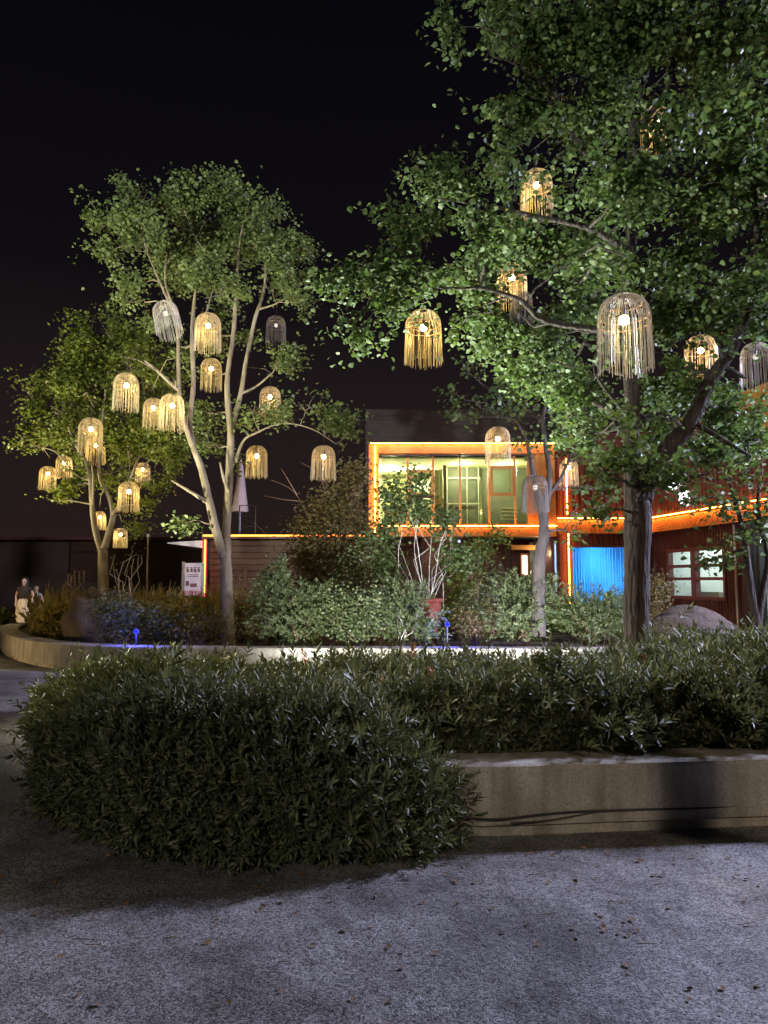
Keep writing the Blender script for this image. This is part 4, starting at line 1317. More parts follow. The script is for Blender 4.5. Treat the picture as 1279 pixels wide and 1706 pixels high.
led('led_strip', [(x0 + .02, BY - .23, zt + .0), (x1, BY - .23, zt + .0)], HUT, .022, 'led_orange')
led('led_strip', [(x0 + .05, BY - .09, .1), (x0 + .05, BY - .09, zt - .12)], HUT, .022, 'led_orange')
for xx in np.arange(x0 + .3, x1, .62):
    mb = MB(); mb.box((xx, BY - .21, zt + .0), (.03, .02, .05)); mk('led_clip', mb, 'dark_steel', HUT)
# canopy at its left
mb = MB()
a = P(280, 904, BY - .1); 
mb.hexa([(a.x, BY - .2, a.z - .03), (x0 - .04, BY - .2, vz(913)), (x0 - .04, BY + 2.6, vz(913)), (a.x, BY + 2.6, a.z - .03),
         (a.x, BY - .2, a.z), (x0 - .04, BY - .2, vz(901)), (x0 - .04, BY + 2.6, vz(901)), (a.x, BY + 2.6, a.z)])
o = mk('canopy', mb, 'canopy_white', HUT); o['label'] = 'thin white canopy tapering out over the hut entrance'
# railing of the roof terrace
mb = MB()
for xx in (x0 + .85, x0 + 1.35):
    mb = MB(); mb.tube([(xx, BY + .9, zt), (xx, BY + .9, zt + 1.0)], .018, 6); mk('railing_post', mb, 'dark_steel', HUT)
for zz in (.35, .67, 1.0):
    mb = MB(); mb.tube([(x0 + .85, BY + .9, zt + zz), (x0 + 1.35, BY + .9, zt + zz)], .014, 6); mk('railing_bar', mb, 'dark_steel', HUT)
# closed parasol on the terrace
px_ = ux(399, 24); 
t = thing('parasol', 'closed pinkish parasol standing on the hut roof right of the pale trunk', 'parasol', (px_, 24, zt))
mb = MB(); mb.tube([(px_, 24, zt), (px_, 24, zt + 2.6)], .022, 8); mk('pole', mb, 'galvanised', t)
mb = MB()
vs = []; K = 20
prof = [(.02, 2.62), (.06, 2.4), (.11, 1.9), (.16, 1.4), (.21, .95), (.20, .9)]
for r, z in prof:
    for j in range(K):
        a = 2 * math.pi * j / K; rr = r * (1 + .28 * (j % 2) * (r > .03))
        vs.append((px_ + rr * math.cos(a), 24 + rr * math.sin(a), zt + z))
fs = []
for i in range(len(prof) - 1):
    for j in range(K):
        fs.append((i * K + j, (i + 1) * K + j, (i + 1) * K + (j + 1) % K, i * K + (j + 1) % K))
mb.add(vs, fs); mk('canopy', mb, 'parasol_cloth', t, True)
mb = MB(); mb.lathe((px_, 24, zt), [(.28, 0), (.28, .05), (.05, .08), (.03, .3)], 16); mk('foot', mb, 'dark_steel', t)

# upper room ---------------------------------------------------------
xa, xb = ux(614), ux(925)
z0, z1 = vz(893), vz(741)
zs = vz(878)
UP = thing('upper_room', 'glass fronted upper room in a glowing orange frame', 'building', (xa, BY, 0))
D = 4.4
mb = MB(); mb.box(((xa + xb) / 2, BY + D / 2 + .2, z0 + .08), (xb - xa, D + .4, .16)); mk('floor', mb, 'dark_cladding', UP)
mb = MB(); mb.box(((xa + xb) / 2, BY + D / 2 + .2, z1 - .06), (xb - xa, D + .4, .12)); mk('roof', mb, 'dark_steel', UP)
mb = MB(); mb.box(((xa + xb) / 2, BY + D / 2 + .25, z1 - .36), (xb - xa - .3, D, .04)); mk('ceiling', mb, 'cream_wall', UP)
mb = MB(); mb.box(((xa + xb) / 2, BY + D + .3, (z0 + z1) / 2), (xb - xa, .1, z1 - z0 - .3)); mk('back_wall', mb, 'cream_wall', UP)
for xx in (xa + .06, xb - .06):
    mb = MB(); mb.box((xx, BY + D / 2 + .3, (z0 + z1) / 2), (.1, D - .3, z1 - z0 - .3)); mk('side_wall', mb, 'cream_wall', UP)
# orange frame: three beams
mb = MB(); mb.box(((xa + xb) / 2, BY + .02, vz(749.5)), (xb - xa, .34, vz(743) - vz(757))); mk('top_beam', mb, 'orange_paint', UP)
mb = MB(); mb.box(((xa + xb) / 2, BY + .02, (vz(880) + vz(894)) / 2), (xb - xa, .36, vz(880) - vz(894))); mk('bottom_beam', mb, 'orange_paint', UP)
mb = MB(); mb.box((xa + .15, BY + .02, (vz(757) + vz(880)) / 2), (.30, .32, vz(757) - vz(880) - .004)); mk('corner_column', mb, 'orange_paint', UP)
mb = MB(); mb.box((xb - .1, BY + .02, (vz(757) + vz(880)) / 2), (.2, .32, vz(757) - vz(880) - .004)); mk('corner_column', mb, 'orange_paint', UP)
mb = MB(); corr(mb, (ux(880), BY + .05), (xb - .21, BY + .05), vz(880), vz(757), .15, .04); mk('ribbed_panel', mb, 'orange_paint', UP)
led('led_strip', [(xa + .05, BY - .24, vz(741)), (xb, BY - .24, vz(741))], UP)
led('led_strip', [(xa + .19, BY - .20, vz(745)), (xa + .19, BY - .20, vz(893))], UP)
led('led_strip', [(xa + .3, BY - .20, vz(877)), (xb + .0, BY - .20, vz(877))], UP, .022)
for u in (664, 704, 750, 800, 850, 895):
    mb = MB(); mb.box((ux(u), BY - .235, vz(741)), (.035, .03, .07)); mk('led_clip', mb, 'dark_steel', UP)
# mullions
def bar(u0, v0, u1, v1, mat='orange_paint', d=.12, Y=BY + .02, name='mullion', parent=None):
    mb = MB(); rect(mb, u0, v0, u1, v1, Y, d); return mk(name, mb, mat, parent or UP)
gl = [634, 679, 721.5, 766.5, 815, 858, 879]
for u in gl[1:-1]:
    bar(u - 2.2, 758.5, u + 2.2, 877)
bar(633, 757.2, 879, 759.5, 'dark_steel', .05, BY - .16, 'head_rail')
bar(633, 872, 879, 877.6, 'orange_paint', .1, BY + .16, 'sill')
for a, b in zip(gl[:-1], gl[1:]):
    mb = MB(); rect(mb, a + 2, 759, b - 2, 876, BY + .08, .01); mk('pane', mb, 'pane_green', UP)
# open casements in orange frames
def casement(u0, v0, u1, v1, Y, label):
    t_ = MB(); th = 5.5
    rect(t_, u0, v0, u1, v0 + th, Y, .06); rect(t_, u0, v1 - th, u1, v1, Y, .06)
    rect(t_, u0, v0 + th, u0 + th, v1 - th, Y, .06); rect(t_, u1 - th, v0 + th, u1, v1 - th, Y, .06)
    o = mk('casement', t_, 'orange_paint', UP); o['label'] = label
    g = MB(); rect(g, u0 + th, v0 + th, u1 - th, v1 - th, Y + .03, .008)
    pn = mk('pane', g, 'pane_clear', o)
    pn.matrix_parent_inverse = Matrix.Identity(4)
casement(816, 776, 858, 826, BY - .42, 'orange framed casement standing open near the right end')
casement(682, 782, 722, 826, BY - .42, 'orange framed casement standing open near the left end')
bar(683, 824, 722, 829, 'red_container', .2, BY - .5, 'ledge')
# interior
def ibox(u0, v0, u1, v1, Y, d, mat, name, label=None):
    mb = MB(); rect(mb, u0, v0, u1, v1, Y, d); o = mk(name, mb, mat, UP)
    if label: o['label'] = label
    return o
ibox(745, 768, 800, 883, BY + 2.0, .04, 'grey_partition', 'partition')
ibox(802, 768, 880, 883, BY + 2.2, .04, 'grey_partition', 'partition')
for u in (745, 778, 797):
    ibox(u - 1.4, 768, u + 1.4, 883, BY + 1.92, .05, 'white_frame', 'partition_frame')
ibox(745, 795, 800, 798, BY + 1.9, .02, 'white_frame', 'partition_frame')
ibox(745, 838, 800, 840, BY + 1.9, .02, 'white_frame', 'partition_frame')
for u in (726, 731, 736):
    mb = MB(); c = P(u, 820, BY + 1.0)
    pts = []
    mb.lathe((c.x, c.y, z0 + .18), [(.05, 0), (.045, .6), (.055, 1.3), (.04, 1.95)], 10); mk('curtain', mb, 'curtain_cream', UP, True)
ibox(738, 775, 744, 880, BY + 1.2, .12, 'dark_cladding', 'pillar')
ibox(640, 842, 676, 874, BY + 1.4, .5, 'white_frame', 'cabinet')
ibox(686, 845, 716, 875, BY + 1.8, .5, 'white_frame', 'counter')
ibox(688, 800, 716, 832, BY + 3.4, .05, 'white_wall', 'picture', 'pale picture on the back wall')
for i in range(3):
    mb = MB(); c = P(698 + i * 5, 806 + 4 * (i % 2), BY + 3.38); mb.box((c.x, c.y, c.z), (.07, .01, .09)); mk('picture_mark', mb, 'dark_steel', UP)
for i, v in enumerate((846, 852, 858, 864)):
    ibox(836, v, 862, v + 1.6, BY + 1.5, .3, 'white_frame', 'shelf')
for u in (678, 718, 766):
    mb = MB(); c = P(u, 757, BY - .1); mb.lathe((c.x, c.y, vz(757.2) - .12), [(.03, 0), (.05, .03), (.05, .11)], 10); mk('ceiling_spot', mb, 'dark_steel', UP)
for u, Yl_ in ((655, 24.4), (700, 25), (745, 24.2), (790, 24.8), (840, 24.3)):
    c = P(u, 770, Yl_)
    mb = MB(); mb.lathe((c.x, c.y, z1 - .41), [(.08, 0), (.08, .02)], 12); mk('ceiling_lamp', mb, 'ceiling_lamp', UP)
for u, pw in ((650, 260), (700, 160), (770, 90), (840, 90)):
    c = P(u, 780, BY + 2.4 if u < 740 else BY + 1.2)
    light('room_light', 'POINT', (c.x, c.y, z1 - .62), pw, (1.0, .94, .62), UP, shadow_soft_size=.12)

# dark storey behind ---------------------------------------------------
t = thing('rear_block', 'dark clad block rising behind the upper room roof', 'building', (3.5, 25, 0))
ya = 27.2
mb = MB(); rect(mb, 609, 684, 960, 960, ya, 5); mk('wall', mb, 'dark_cladding', t)
for v in (682, 690, 698, 708, 718, 728):
    mb = MB(); rect(mb, 608, v, 962, v + 1.6, ya - .05, .05); mk('cladding_rail', mb, 'dark_cladding', t)
# ground floor below the upper room -------------------------------------
GF = thing('lower_shop', 'dark recessed shop front under the orange framed room', 'building', (2.5, 23, 0))
mb = MB(); mb.box(((xa + xb) / 2, BY + 3.6, z0 / 2), (xb - xa, .2, z0 - .02)); mk('back_wall', mb, 'frame_maroon', GF)
mb = MB(); mb.box((xb - .05, BY + 1.8, z0 / 2), (.1, 3.3, z0 - .02)); mk('side_wall', mb, 'frame_maroon', GF)
for u in (640, 700, 760, 820, 852, 892, 918):
    mb = MB(); rect(mb, u - 2.5, 894.5, u + 2.5, 1056, BY + 1.2, .12); mk('post', mb, 'dark_steel', GF)
for a, b in ((640, 700), (700, 760), (760, 820)):
    mb = MB(); rect(mb, a + 2.6, 912, b - 2.6, 1050, BY + 1.25, .01); mk('pane', mb, 'pane_clear', GF)
mb = MB(); rect(mb, 852, 908, 892, 916, BY + 1.1, .1); mk('lintel', mb, 'orange_paint', GF)
mb = MB(); rect(mb, 896, 900, 916, 1050, BY + 1.3, .06); mk('door', mb, 'cream_wall', GF)
light('shop_light', 'POINT', (ux(905), BY + .8, 2.4), 10, (1.0, .8, .4), GF, shadow_soft_size=.08)
light('shop_light', 'POINT', (ux(740), BY + 2.4, 2.4), 16, (1.0, .6, .35), GF, shadow_soft_size=.08)
mb = MB(); c = P(765, 902, BY + .3); mb.lathe(tuple(c), [(.02, -.04), (.05, 0), (.02, .04)], 10); o = mk('eave_lamp', mb, 'small_star', GF); o['label'] = 'small violet lamp under the beam'
# little lit sign
t = thing('sign', 'small lit upright sign with white characters left of the slender tree', 'sign', (ux(873), BY + .6, 0))
mb = MB(); rect(mb, 867, 922, 881, 960, BY + .6, .08); mk('board', mb, 'orange_paint', t)
mb = MB(); rect(mb, 870, 926, 878, 957, BY + .585, .012); mk('lit_panel', mb, 'ceiling_lamp', t)
mb = MB()
for i in range(4):
    v = 928 + i * 7.3
    for (du, dv, w_, h_) in ((0, 0, 5, .8), (0, 2, 4, .8), (2, 0, .9, 5), (.5, 4.5, 5, .8)):
        rect(mb, 871.3 + du, v + dv, 871.3 + du + w_, v + dv + h_, BY + .575, .008)
mk('lettering', mb, 'print_mauve', t)
mb = MB(); rect(mb, 872, 960.3, 876, 1056, BY + .62, .05); mk('post', mb, 'dark_steel', t)

# right wing ------------------------------------------------------------
A = Vector((7.9, 22.0)); B = Vector((9.1, 14.4))
dW = (B - A).normalized(); nW = Vector((-dW.y, dW.x))   # nW points into the building
if nW.x < 0: nW = -nW
def LW(s_, n_=0.0, z=0.0):
    q = A + dW * s_ + nW * n_; return Vector((q.x, q.y, z))
def wbox(s0, s1, n0, n1, z0_, z1_):
    return MB().hexa([LW(s0, n0, z0_), LW(s1, n0, z0_), LW(s1, n1, z0_), LW(s0, n1, z0_), LW(s0, n0, z1_), LW(s1, n0, z1_), LW(s1, n1, z1_), LW(s0, n1, z1_)])
WG = thing('container_wing', 'red ribbed two storey wing with lit windows behind the big trunk', 'building', (6.5, 22, 0))
xc = ux(926)
zf = 3.36
Lw = (B - A).length
# ground floor front wall with the blue window
zw1, zw0 = vz(912), .75
xw0, xw1 = ux(951), ux(1046)
for (a, b, za, zb_) in ((xc, xw0, 0, zf - .3), (xw1, ux(1076), 0, zf - .3), (ux(1091), 7.9, 0, zf - .3), (xw0, xw1, 0, zw0), (xw0, xw1, zw1, zf - .3), (ux(1076), ux(1091), zw1, zf - .3), (ux(1076), ux(1091), 0, zw0)):
    mb = MB(); corr(mb, (a, BY), (b, BY), za, zb_, .15, .035); mk('ribbed_wall', mb, 'red_container', WG)
mb = MB()
K = 48; vs = []
for i in range(K * 2 + 1):
    f_ = i / (K * 2); x_ = xw0 + .02 + (xw1 - xw0 - .04) * f_
    yy = BY + .28 + .05 * math.sin(i * 1.35) + .02 * math.sin(i * .37)
    vs += [(x_, yy, zw0 - .1), (x_, yy, zw1 + .1)]
fs = [(2 * i, 2 * i + 2, 2 * i + 3, 2 * i + 1) for i in range(K * 2)]
mb.add(vs, fs)
m, n, out = newmat('blue_curtain')
p = principled(n, (.12, .5, .9), .8)
tr = n.nodes.new('ShaderNodeBsdfTranslucent'); tr.inputs[0].default_value = (.14, .55, .95, 1)
mx = n.nodes.new('ShaderNodeMixShader'); mx.inputs[0].default_value = .6
n.links.new(p.outputs[0], mx.inputs[1]); n.links.new(tr.outputs[0], mx.inputs[2]); n.links.new(mx.outputs[0], out.inputs[0])
o = mk('curtain', mb, 'blue_curtain', WG, True); o['label'] = 'pleated curtain glowing bright blue'
mb = MB(); mb.box(((xw0 + xw1) / 2, BY + .12, (zw0 + zw1) / 2), (xw1 - xw0, .012, zw1 - zw0)); mk('pane', mb, 'pane_clear', WG)
for xx in (xw0 - .02, xw1 + .02):
    mb = MB(); mb.box((xx, BY, (zw0 + zw1) / 2), (.07, .2, zw1 - zw0)); mk('window_frame', mb, 'frame_maroon', WG)
mb = MB(); mb.box(((xw0 + xw1) / 2, BY, zw1 + .03), (xw1 - xw0 + .12, .2, .06)); mk('window_frame', mb, 'frame_maroon', WG)
mb = MB(); mb.box((ux(1083.5), BY + .12, (zw0 + zw1) / 2), (ux(1091) - ux(1076), .012, zw1 - zw0)); mk('pane', mb, 'pane_clear', WG)
mb = MB(); mb.box((ux(1083.5), BY + .5, (zw0 + zw1) / 2), (.5, .03, zw1 - zw0)); mk('blind', mb, 'white_wall', WG)
light('blue_room_light', 'POINT', (6.35, BY + 1.1, 2.2), 120, (.28, .56, 1.0), WG, shadow_soft_size=.2)
light('blue_room_light', 'POINT', (7.0, BY + 1.1, 1.5), 80, (.36, .56, 1.0), WG, shadow_soft_size=.2)
light('room_light', 'POINT', (ux(1083.5), BY + .28, 2.4), 3, (.8, 1.0, .9), WG, shadow_soft_size=.05)
mb = MB(); mb.box((6.4, BY + 2.1, 1.4), (3.4, .05, 2.8)); mk('room_wall', mb, 'white_wall', WG)
# angled wall
s0, s1 = .95, 3.62
zt_, zb_ = 2.43, 1.06
for (a, b, za, zz_) in ((0, s0, 0, zf - .3), (s1, 4.35, 0, zf - .3), (s0, s1, 0, zb_), (s0, s1, zt_, zf - .3)):
    q, r_ = LW(a), LW(b)
    mb = MB(); corr(mb, (q.x, q.y), (r_.x, r_.y), za, zz_, .12, .035); mk('ribbed_wall', mb, 'red_container', WG)
# window frame and panes
def wf(a, b, c_, d_, name='window_frame', mat='frame_maroon', n0=-.07, n1=.07):
    return mk(name, wbox(a, b, n0, n1, c_, d_), mat, WG)
fw = .09
wf(s0, s1, zt_ - fw, zt_); wf(s0, s1, zb_, zb_ + fw)
wf(s0, s0 + fw, zb_ + fw, zt_ - fw); wf(s1 - fw, s1, zb_ + fw, zt_ - fw)
sm = (s0 + s1) / 2 - .05
wf(sm - .11, sm + .11, zb_ + fw, zt_ - fw)
hz = [zb_ + fw, zb_ + fw + .42, zb_ + fw + .50, zb_ + fw + .76, zb_ + fw + .84, zt_ - fw]
for a, b in ((s0 + fw, sm - .11), (sm + .11, s1 - fw)):
    wf(a, b, hz[1], hz[2], 'glazing_bar'); wf(a, b, hz[3], hz[4], 'glazing_bar')
    for c_, d_ in ((hz[0], hz[1]), (hz[2], hz[3]), (hz[4], hz[5])):
        mk('pane', wbox(a + .002, b - .002, -.006, .006, c_ + .002, d_ - .002), 'pane_clear', WG)
# room behind: white
mk('room_wall', wbox(.3, 9.5, 3.6, 3.7, 0, 3.0), 'white_wall', WG)
mk('room_floor', wbox(.3, 9.5, .2, 3.6, .05, .12), 'plank_wood', WG)
mk('room_ceiling', wbox(.3, 9.5, .15, 3.6, 2.88, 2.95), 'white_wall', WG)
mk('room_end_wall', wbox(.2, .3, .2, 3.6, .12, 2.88), 'white_wall', WG)
mk('air_conditioner', wbox(2.9, 3.5, 2.9, 3.2, 2.1, 2.35), 'white_frame', WG)
mk('cupboard', wbox(1.9, 2.4, 1.2, 1.6, .12, 1.75), 'plank_wood', WG)
mk('shelf_unit', wbox(3.3, 4.0, 1.3, 1.7, .12, 1.72), 'plank_wood', WG)
mk('counter', wbox(.9, 2.0, .8, 1.2, .12, 1.25), 'white_frame', WG)
for s_ in (1.4, 3.0, 5.5, 7.6):
    q = LW(s_, 1.9, 2.6)
    mb = MB(); mb.lathe((q.x, q.y, 2.83), [(.12, 0), (.12, .03)], 14); mk('ceiling_lamp', mb, 'ceiling_lamp_white', WG)
    light('room_light', 'POINT', (q.x, q.y, 2.62), 90, (.86, 1.0, .95), WG, shadow_soft_size=.12)
# column and tall glass
mk('column', wbox(4.35, 4.75, -.12, .15, 0, 3.0), 'dark_steel', WG)
mk('column', wbox(4.82, 4.92, -.05, .1, 0, 3.0), 'dark_steel', WG)
mk('pane', wbox(4.93, 6.4, -.006, .006, .35, 2.62), 'pane_clear', WG)
mk('glazing_bar', wbox(4.93, 9.4, -.06, .06, 2.63, 2.74), 'dark_steel', WG)
mk('glazing_bar', wbox(4.93, 9.4, -.06, .06, .2, .34), 'dark_steel', WG)
mk('column', wbox(6.41, 6.55, -.06, .06, .35, 2.62), 'dark_steel', WG)
mk('pane', wbox(6.56, 9.3, -.006, .006, .35, 2.62), 'pane_clear', WG)
mk('low_wall', wbox(4.93, 9.4, -.05, .05, 0, .19), 'dark_steel', WG)
mb = MB(); q = LW(4.1, -.1); mb.tube([(q.x, q.y, 0), (q.x, q.y, 2.9)], .022, 8); mk('downpipe', mb, 'canopy_white', WG)
# awning band, lights and upper storey
for a, b in (((xc, BY - .02), (7.9, BY - .02)), ((LW(0).x, LW(0).y), (LW(Lw + 2).x, LW(Lw + 2).y))):
    mb = MB(); corr(mb, a, b, 2.93, zf - .02, .13, .035, .06, .26); mk('awning', mb, 'orange_paint', WG)
led('led_strip', [(xc + .02, BY - .16, zf + .03), (7.82, BY - .16, zf + .03), tuple(LW(.1, -.16, zf + .03)), tuple(LW(Lw + 2, -.16, zf + .03))], WG, .02)
led('led_strip', [(ux(945), BY - .14, .3), (ux(945), BY - .14, zf - .1)], WG, .02)
led('led_strip', [(ux(944), BY - .14, zf + .15), (ux(944), BY - .14, vz(765))], WG, .014)
mb = MB(); corr(mb, (xc, BY), (7.9, BY), zf, 5.62, .17, .04); mk('ribbed_wall', mb, 'red_container', WG)
q, r_ = LW(0), LW(Lw + 2)
mb = MB(); corr(mb, (q.x, q.y), (r_.x, r_.y), zf, 5.62, .17, .04); mk('ribbed_wall', mb, 'red_container', WG)
mb = MB(); mb.box(((xc + 7.9) / 2, BY - .02, 5.78), (7.9 - xc, .3, .3)); mk('roof_fascia', mb, 'red_container', WG)
mk('roof_fascia', wbox(0, 4.4, -.2, .1, 5.63, 5.98), 'red_container', WG)
mk('roof_fascia', wbox(4.41, Lw + 2, -.22, .1, 5.63, 5.98), 'orange_paint', WG)
mk('roof', wbox(0, Lw + 2, .11, 4.2, 5.7, 5.85), 'dark_steel', WG)
mk('storey_slab', wbox(0, Lw + 2, .12, 4.2, 2.97, 3.3), 'dark_steel', WG)
mk('corner_column', wbox(-.1, .05, -.1, .1, 0, 3.0), 'frame_maroon', WG)
mk('roof_gable', wbox(5.6, 5.9, -.28, -.21, 4.9, 5.62), 'orange_paint', WG)
mk('window_frame', wbox(6.0, 7.2, -.12, -.05, 4.3, 5.3), 'frame_maroon', WG)
# glowing characters on the upper storey
t = thing('shop_sign', 'two white glowing characters set diagonally on the red ribbed upper wall', 'sign', LW(1.4, -.2, 4.0))
def glyph(ch, s_, z, size):
    cu = bpy.data.curves.new('character', 'FONT'); cu.body = ch; cu.size = size; cu.extrude = .02; cu.offset = .004
    o = bpy.data.objects.new('character', cu); COL.objects.link(o)
    dg = bpy.context.evaluated_depsgraph_get(); dg.update()
    me = bpy.data.meshes.new_from_object(o.evaluated_get(dg))
    bpy.data.objects.remove(o)
    M = Matrix(((dW.x, 0, -nW.x, 0), (dW.y, 0, -nW.y, 0), (0, 1, 0, 0), (0, 0, 0, 1)))
    q = LW(s_, -.12, z)
    me.transform(Matrix.Translation(q) @ M)
    me.materials.clear(); me.materials.append(MATS['sign_white'])
    ob = bpy.data.objects.new('character', me); COL.objects.link(ob)
    ob.parent = t; ob.matrix_parent_inverse = Matrix.Translation(-Vector(t.location))
glyph('\u62db', 1.2, 4.12, .50)
glyph('\u5f85', 1.78, 3.60, .50)

# plain dark hall far left
t = thing('far_hall', 'low unlit hall far behind the small left tree', 'building', (-16, 34, 0))
mb = MB(); mb.box((-19, 37, 1.7), (22, 6, 3.4)); mk('wall', mb, 'hall_brown', t)
mb = MB(); mb.box((-19, 36.8, 3.46), (22.6, 6.8, .12)); mk('roof', mb, 'frame_maroon', t)
mb = MB(); rect(mb, 118, 896, 162, 968, 33.9, .08); mk('door', mb, 'plank_wood', t)
mb = MB(); rect(mb, 124, 918, 158, 921, 33.85, .04); mk('door_rail', mb, 'dark_steel', t)
light('hall_fill_light', 'POINT', (P(140, 890, 33).x, 32.0, 3.0), 4, (1.0, .7, .35), t, shadow_soft_size=.1)  # lamp without a fixture, added to lift the hall wall tone

# poster board -------------------------------------------------------
Yp = 20.9
t = thing('poster_board', 'white printed poster board standing left of the orange vertical light', 'sign', (P(323, 980, Yp).x, Yp, 0))
mb = MB(); rect(mb, 304.5, 938, 336.5, 992, Yp, .03); mk('panel', mb, 'poster_white', t)
for u in (304, 336.6):
    mb = MB(); rect(mb, u - .8, 936, u + .8, 1062, Yp - .01, .05); mk('leg', mb, 'galvanised', t)
mb = MB()
for i in range(4):
    u = 310 + i * 6.2
    for (a, b, c_, d_) in ((0, 0, 4.6, 1.2), (1.2, 1.2, 1.4, 7), (-.6, 3.4, 4.6, 1.0), (3.0, 3, 1.3, 5), (-.4, 6.8, 4.4, 1)):
        rect(mb, u + a, 945 + b, u + a + c_, 945 + b + d_, Yp - .006, .004)
mk('heading', mb, 'print_mauve', t)
mb = MB()
rect(mb, 309.5, 968, 314.5, 976, Yp - .006, .004); rect(mb, 316.5, 972, 327.5, 978, Yp - .006, .004); rect(mb, 312.5, 957, 330.5, 958, Yp - .006, .004); rect(mb, 312.5, 960, 330.5, 961, Yp - .006, .004)
mk('small_print', mb, 'print_mauve', t)
mb = MB(); rect(mb, 305.5, 984, 335.8, 991, Yp - .006, .004); mk('pink_band', mb, 'print_pink', t)

# ------------------------------------------------------------------ people
def person(label, u, Y, height, pose):
    fx = P(u, 1000, Y).x
    t = thing('person', label, 'person', (fx, Y, 0))
    H = height
    s_ = H / 1.65
    J = {}
    def j(n_, x, y, z, r): J[n_] = (len(J), Vector((fx + x * s_, Y + y * s_, z * s_)), r * s_)
    j('pelvis', 0, 0, .93, .14); j('waist', 0, 0, 1.08, .115); j('chest', 0, .0, 1.27, .135); j('neck0', 0, 0, 1.38, .07); j('neck', 0, 0, 1.43, .05); j('head', 0, -.01, 1.50, .075); j('head1', 0, -.01, 1.57, .088); j('crown', 0, 0, 1.63, .05)
    for sd, nm in ((-1, 'l'), (1, 'r')):
        j('sh' + nm, .155 * sd, 0, 1.35, .05)
        ax, ay, az, hx, hy, hz = pose[nm]
        j('el' + nm, ax * sd, ay, az, .036); j('wr' + nm, hx * sd, hy, hz, .026)
        j('hp' + nm, .085 * sd, 0, .86, .095); j('kn' + nm, .09 * sd, -.02, .48, .058); j('an' + nm, .09 * sd, 0, .09, .036); j('to' + nm, .10 * sd, -.15, .035, .03)
    E = [('pelvis', 'waist'), ('waist', 'chest'), ('chest', 'neck0'), ('neck0', 'neck'), ('neck', 'head'), ('head', 'head1'), ('head1', 'crown')]
    for nm in 'lr':
        E += [('chest', 'sh' + nm), ('sh' + nm, 'el' + nm), ('el' + nm, 'wr' + nm), ('pelvis', 'hp' + nm), ('hp' + nm, 'kn' + nm), ('kn' + nm, 'an' + nm), ('an' + nm, 'to' + nm)]
        # palm and five fingers
        w_ = J['wr' + nm][1]; e_ = J['el' + nm][1]; d_ = (w_ - e_).normalized()
        sd = -1 if nm == 'l' else 1
        sidev = Vector((0, -1, 0)) if abs(d_.z) > .6 else Vector((0, 0, 1))
        J['pa' + nm] = (len(J), w_ + d_ * .06 * s_, .024 * s_); E.append(('wr' + nm, 'pa' + nm))
        for fi in range(4):
            b_ = w_ + d_ * .09 * s_ + sidev * (.03 - .02 * fi) * s_
            ln = (.065, .075, .07, .055)[fi] * s_
            J[f'f{fi}a{nm}'] = (len(J), b_, .009 * s_)
            J[f'f{fi}b{nm}'] = (len(J), b_ + d_ * ln * .8 + Vector((-sd * .012, 0, 0)), .007 * s_)
            E += [('pa' + nm, f'f{fi}a{nm}'), (f'f{fi}a{nm}', f'f{fi}b{nm}')]
        b_ = w_ + d_ * .04 * s_ + sidev * .04 * s_
        J['th' + nm] = (len(J), b_ + d_ * .035 * s_ + sidev * .02 * s_, .009 * s_); E.append(('pa' + nm, 'th' + nm))
    me = bpy.data.meshes.new('body')
    lst = sorted(J.values(), key=lambda q: q[0])
    me.from_pydata([q[1] for q in lst], [(J[a][0], J[b][0]) for a, b in E], [])
    o = bpy.data.objects.new('body', me); COL.objects.link(o)
    md = o.modifiers.new('skin', 'SKIN')
    for i, q in enumerate(lst):
        me.skin_vertices[0].data[i].radius = (q[2], q[2] * (.8 if q[2] > .1 * s_ else 1))
        me.skin_vertices[0].data[i].use_root = (i == 0)
    sb = o.modifiers.new('sub', 'SUBSURF'); sb.levels = 1; sb.render_levels = 1
    me.materials.append(MATS['skin'])
    o.parent = t; o.matrix_parent_inverse = Matrix.Translation(-Vector(t.location))
    c = Vector((fx, Y, 0))
    # face details
    mb = MB()
    for sd in (-1, 1):
        mb.lathe((fx + .03 * sd * s_, Y - .092 * s_, 1.555 * s_), [(.004, -.008), (.011, 0), (.004, .008)], 8)
    mk('eyes', mb, 'hair', t)
    mb = MB(); mb.add([(fx - .012 * s_, Y - .09 * s_, 1.53 * s_), (fx + .012 * s_, Y - .09 * s_, 1.53 * s_), (fx, Y - .115 * s_, 1.525 * s_), (fx, Y - .092 * s_, 1.56 * s_)], [(0, 1, 2), (0, 2, 3), (1, 3, 2), (0, 3, 1)]); mk('nose', mb, 'skin', t)
    return t, fx, s_
def cloth(name, t, fx, Y, prof, mat, K=28, folds=.0, fy=.75):
    mb = MB(); vs = []
    for r, z in prof:
        for q in range(K):
            a = 2 * math.pi * q / K
            rr = r * (1 + folds * math.sin(a * 9) * (prof[0][1] - z) / max(prof[0][1] - prof[-1][1], .01))
            vs.append((fx + rr * math.cos(a), Y + rr * fy * math.sin(a), z))
    fs = []
    for i in range(len(prof) - 1):
        for q in range(K):
            fs.append((i * K + q, (i + 1) * K + q, (i + 1) * K + (q + 1) % K, i * K + (q + 1) % K))
    mb.add(vs, fs)
    return mk(name, mb, mat, t, True)
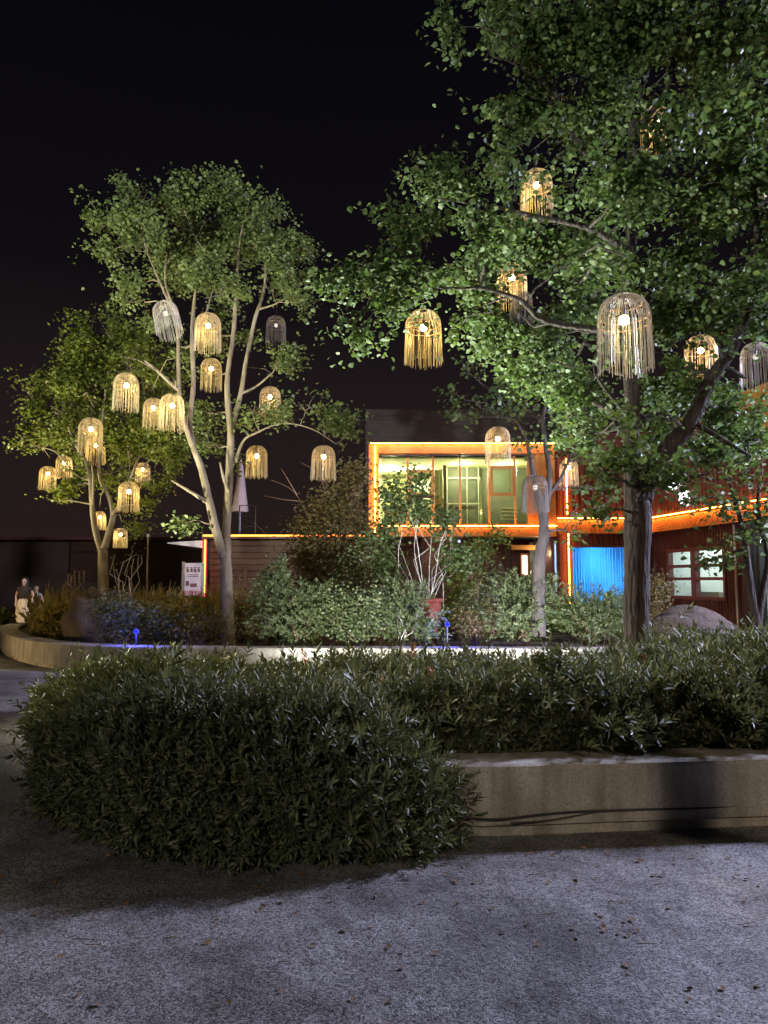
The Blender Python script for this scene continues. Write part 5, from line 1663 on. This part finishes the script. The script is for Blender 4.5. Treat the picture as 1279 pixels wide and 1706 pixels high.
# woman with the long cream skirt, arms slightly out at the hips
Yp = 21.9
t, fx, s_ = person('woman in a long cream skirt and dark top with long dark hair', 40, Yp, 1.64, {'l': (.25, .03, 1.13, .20, -.08, .93), 'r': (.27, .03, 1.14, .24, -.05, .95)})
cloth('skirt', t, fx, Yp, [(.135, 1.07), (.17, .98), (.20, .85), (.235, .5), (.27, .2), (.285, .1)], 'skirt_cream', folds=.10)
cloth('top', t, fx, Yp, [(.075, 1.405), (.15, 1.37), (.175, 1.3), (.17, 1.2), (.145, 1.1), (.15, 1.02)], 'top_dark')
for sd in (-1, 1):
    mb = MB(); mb.tube([(fx + .14 * sd, Yp, 1.345), (fx + .2 * sd, Yp + .01, 1.26)], [.066, .058], 10); mk('sleeve', mb, 'top_dark', t, True)
cloth('hair', t, fx, Yp + .03, [(.02, 1.665), (.075, 1.65), (.105, 1.59), (.11, 1.5), (.115, 1.4), (.12, 1.25), (.09, 1.1)], 'hair', folds=.06, fy=.7)
Yp = 22.3
t, fx, s_ = person('shorter woman in a pale floral dress with hair tied up beside the cream skirt', 60, Yp, 1.42, {'l': (.22, -.02, 1.12, .15, -.2, 1.12), 'r': (.22, .02, 1.12, .22, -.08, .9)})
cloth('dress', t, fx, Yp, [(.065, 1.21), (.14, 1.18), (.15, 1.08), (.125, .95), (.15, .82), (.19, .6), (.24, .35)], 'dress_floral', folds=.08)
cloth('hair', t, fx, Yp + .03, [(.02, 1.44), (.07, 1.425), (.09, 1.36), (.085, 1.29), (.05, 1.25)], 'hair', fy=.7)

# fallen leaves and twigs on the paving: stuff
n_ = 420
x = rng.uniform(-2.4, 3.2, n_); y = 2.3 + 2.35 * rng.uniform(0, 1, n_) ** .45
pos = np.stack([x, y, np.full(n_, .006)], 1)
M = frames(np.stack([np.cos(x * 40), np.sin(x * 40), np.zeros(n_)], 1), np.tile([[0, 0, 1.]], (n_, 1)), rng.normal(0, .3, n_)) * rng.uniform(.012, .04, n_)[:, None, None]
tv, tf = leaf_tpl(.3, .12, .1)
o = npmesh('fallen_leaves', tv, tf, M, pos, 'dead_leaf')
tag(o, 'small dry leaves scattered over the pebbled paving', 'leaves', None, 'stuff')
mb = MB()
for i in range(34):
    x_, y_ = random.uniform(-2, 3), random.uniform(2.4, 4.4); a = random.uniform(-.5, .5); L = random.uniform(.03, .12)
    mb.tube([(x_, y_, .006), (x_ + L * .5, y_ + L * .2 * a, .009), (x_ + L * math.cos(a), y_ + L * math.sin(a), .006)], [.0018, .0018, .001], 4)
o = mk('fallen_twigs', mb, 'dead_leaf')
tag(o, 'thin dark twigs scattered over the pebbled paving', 'twigs', None, 'stuff')
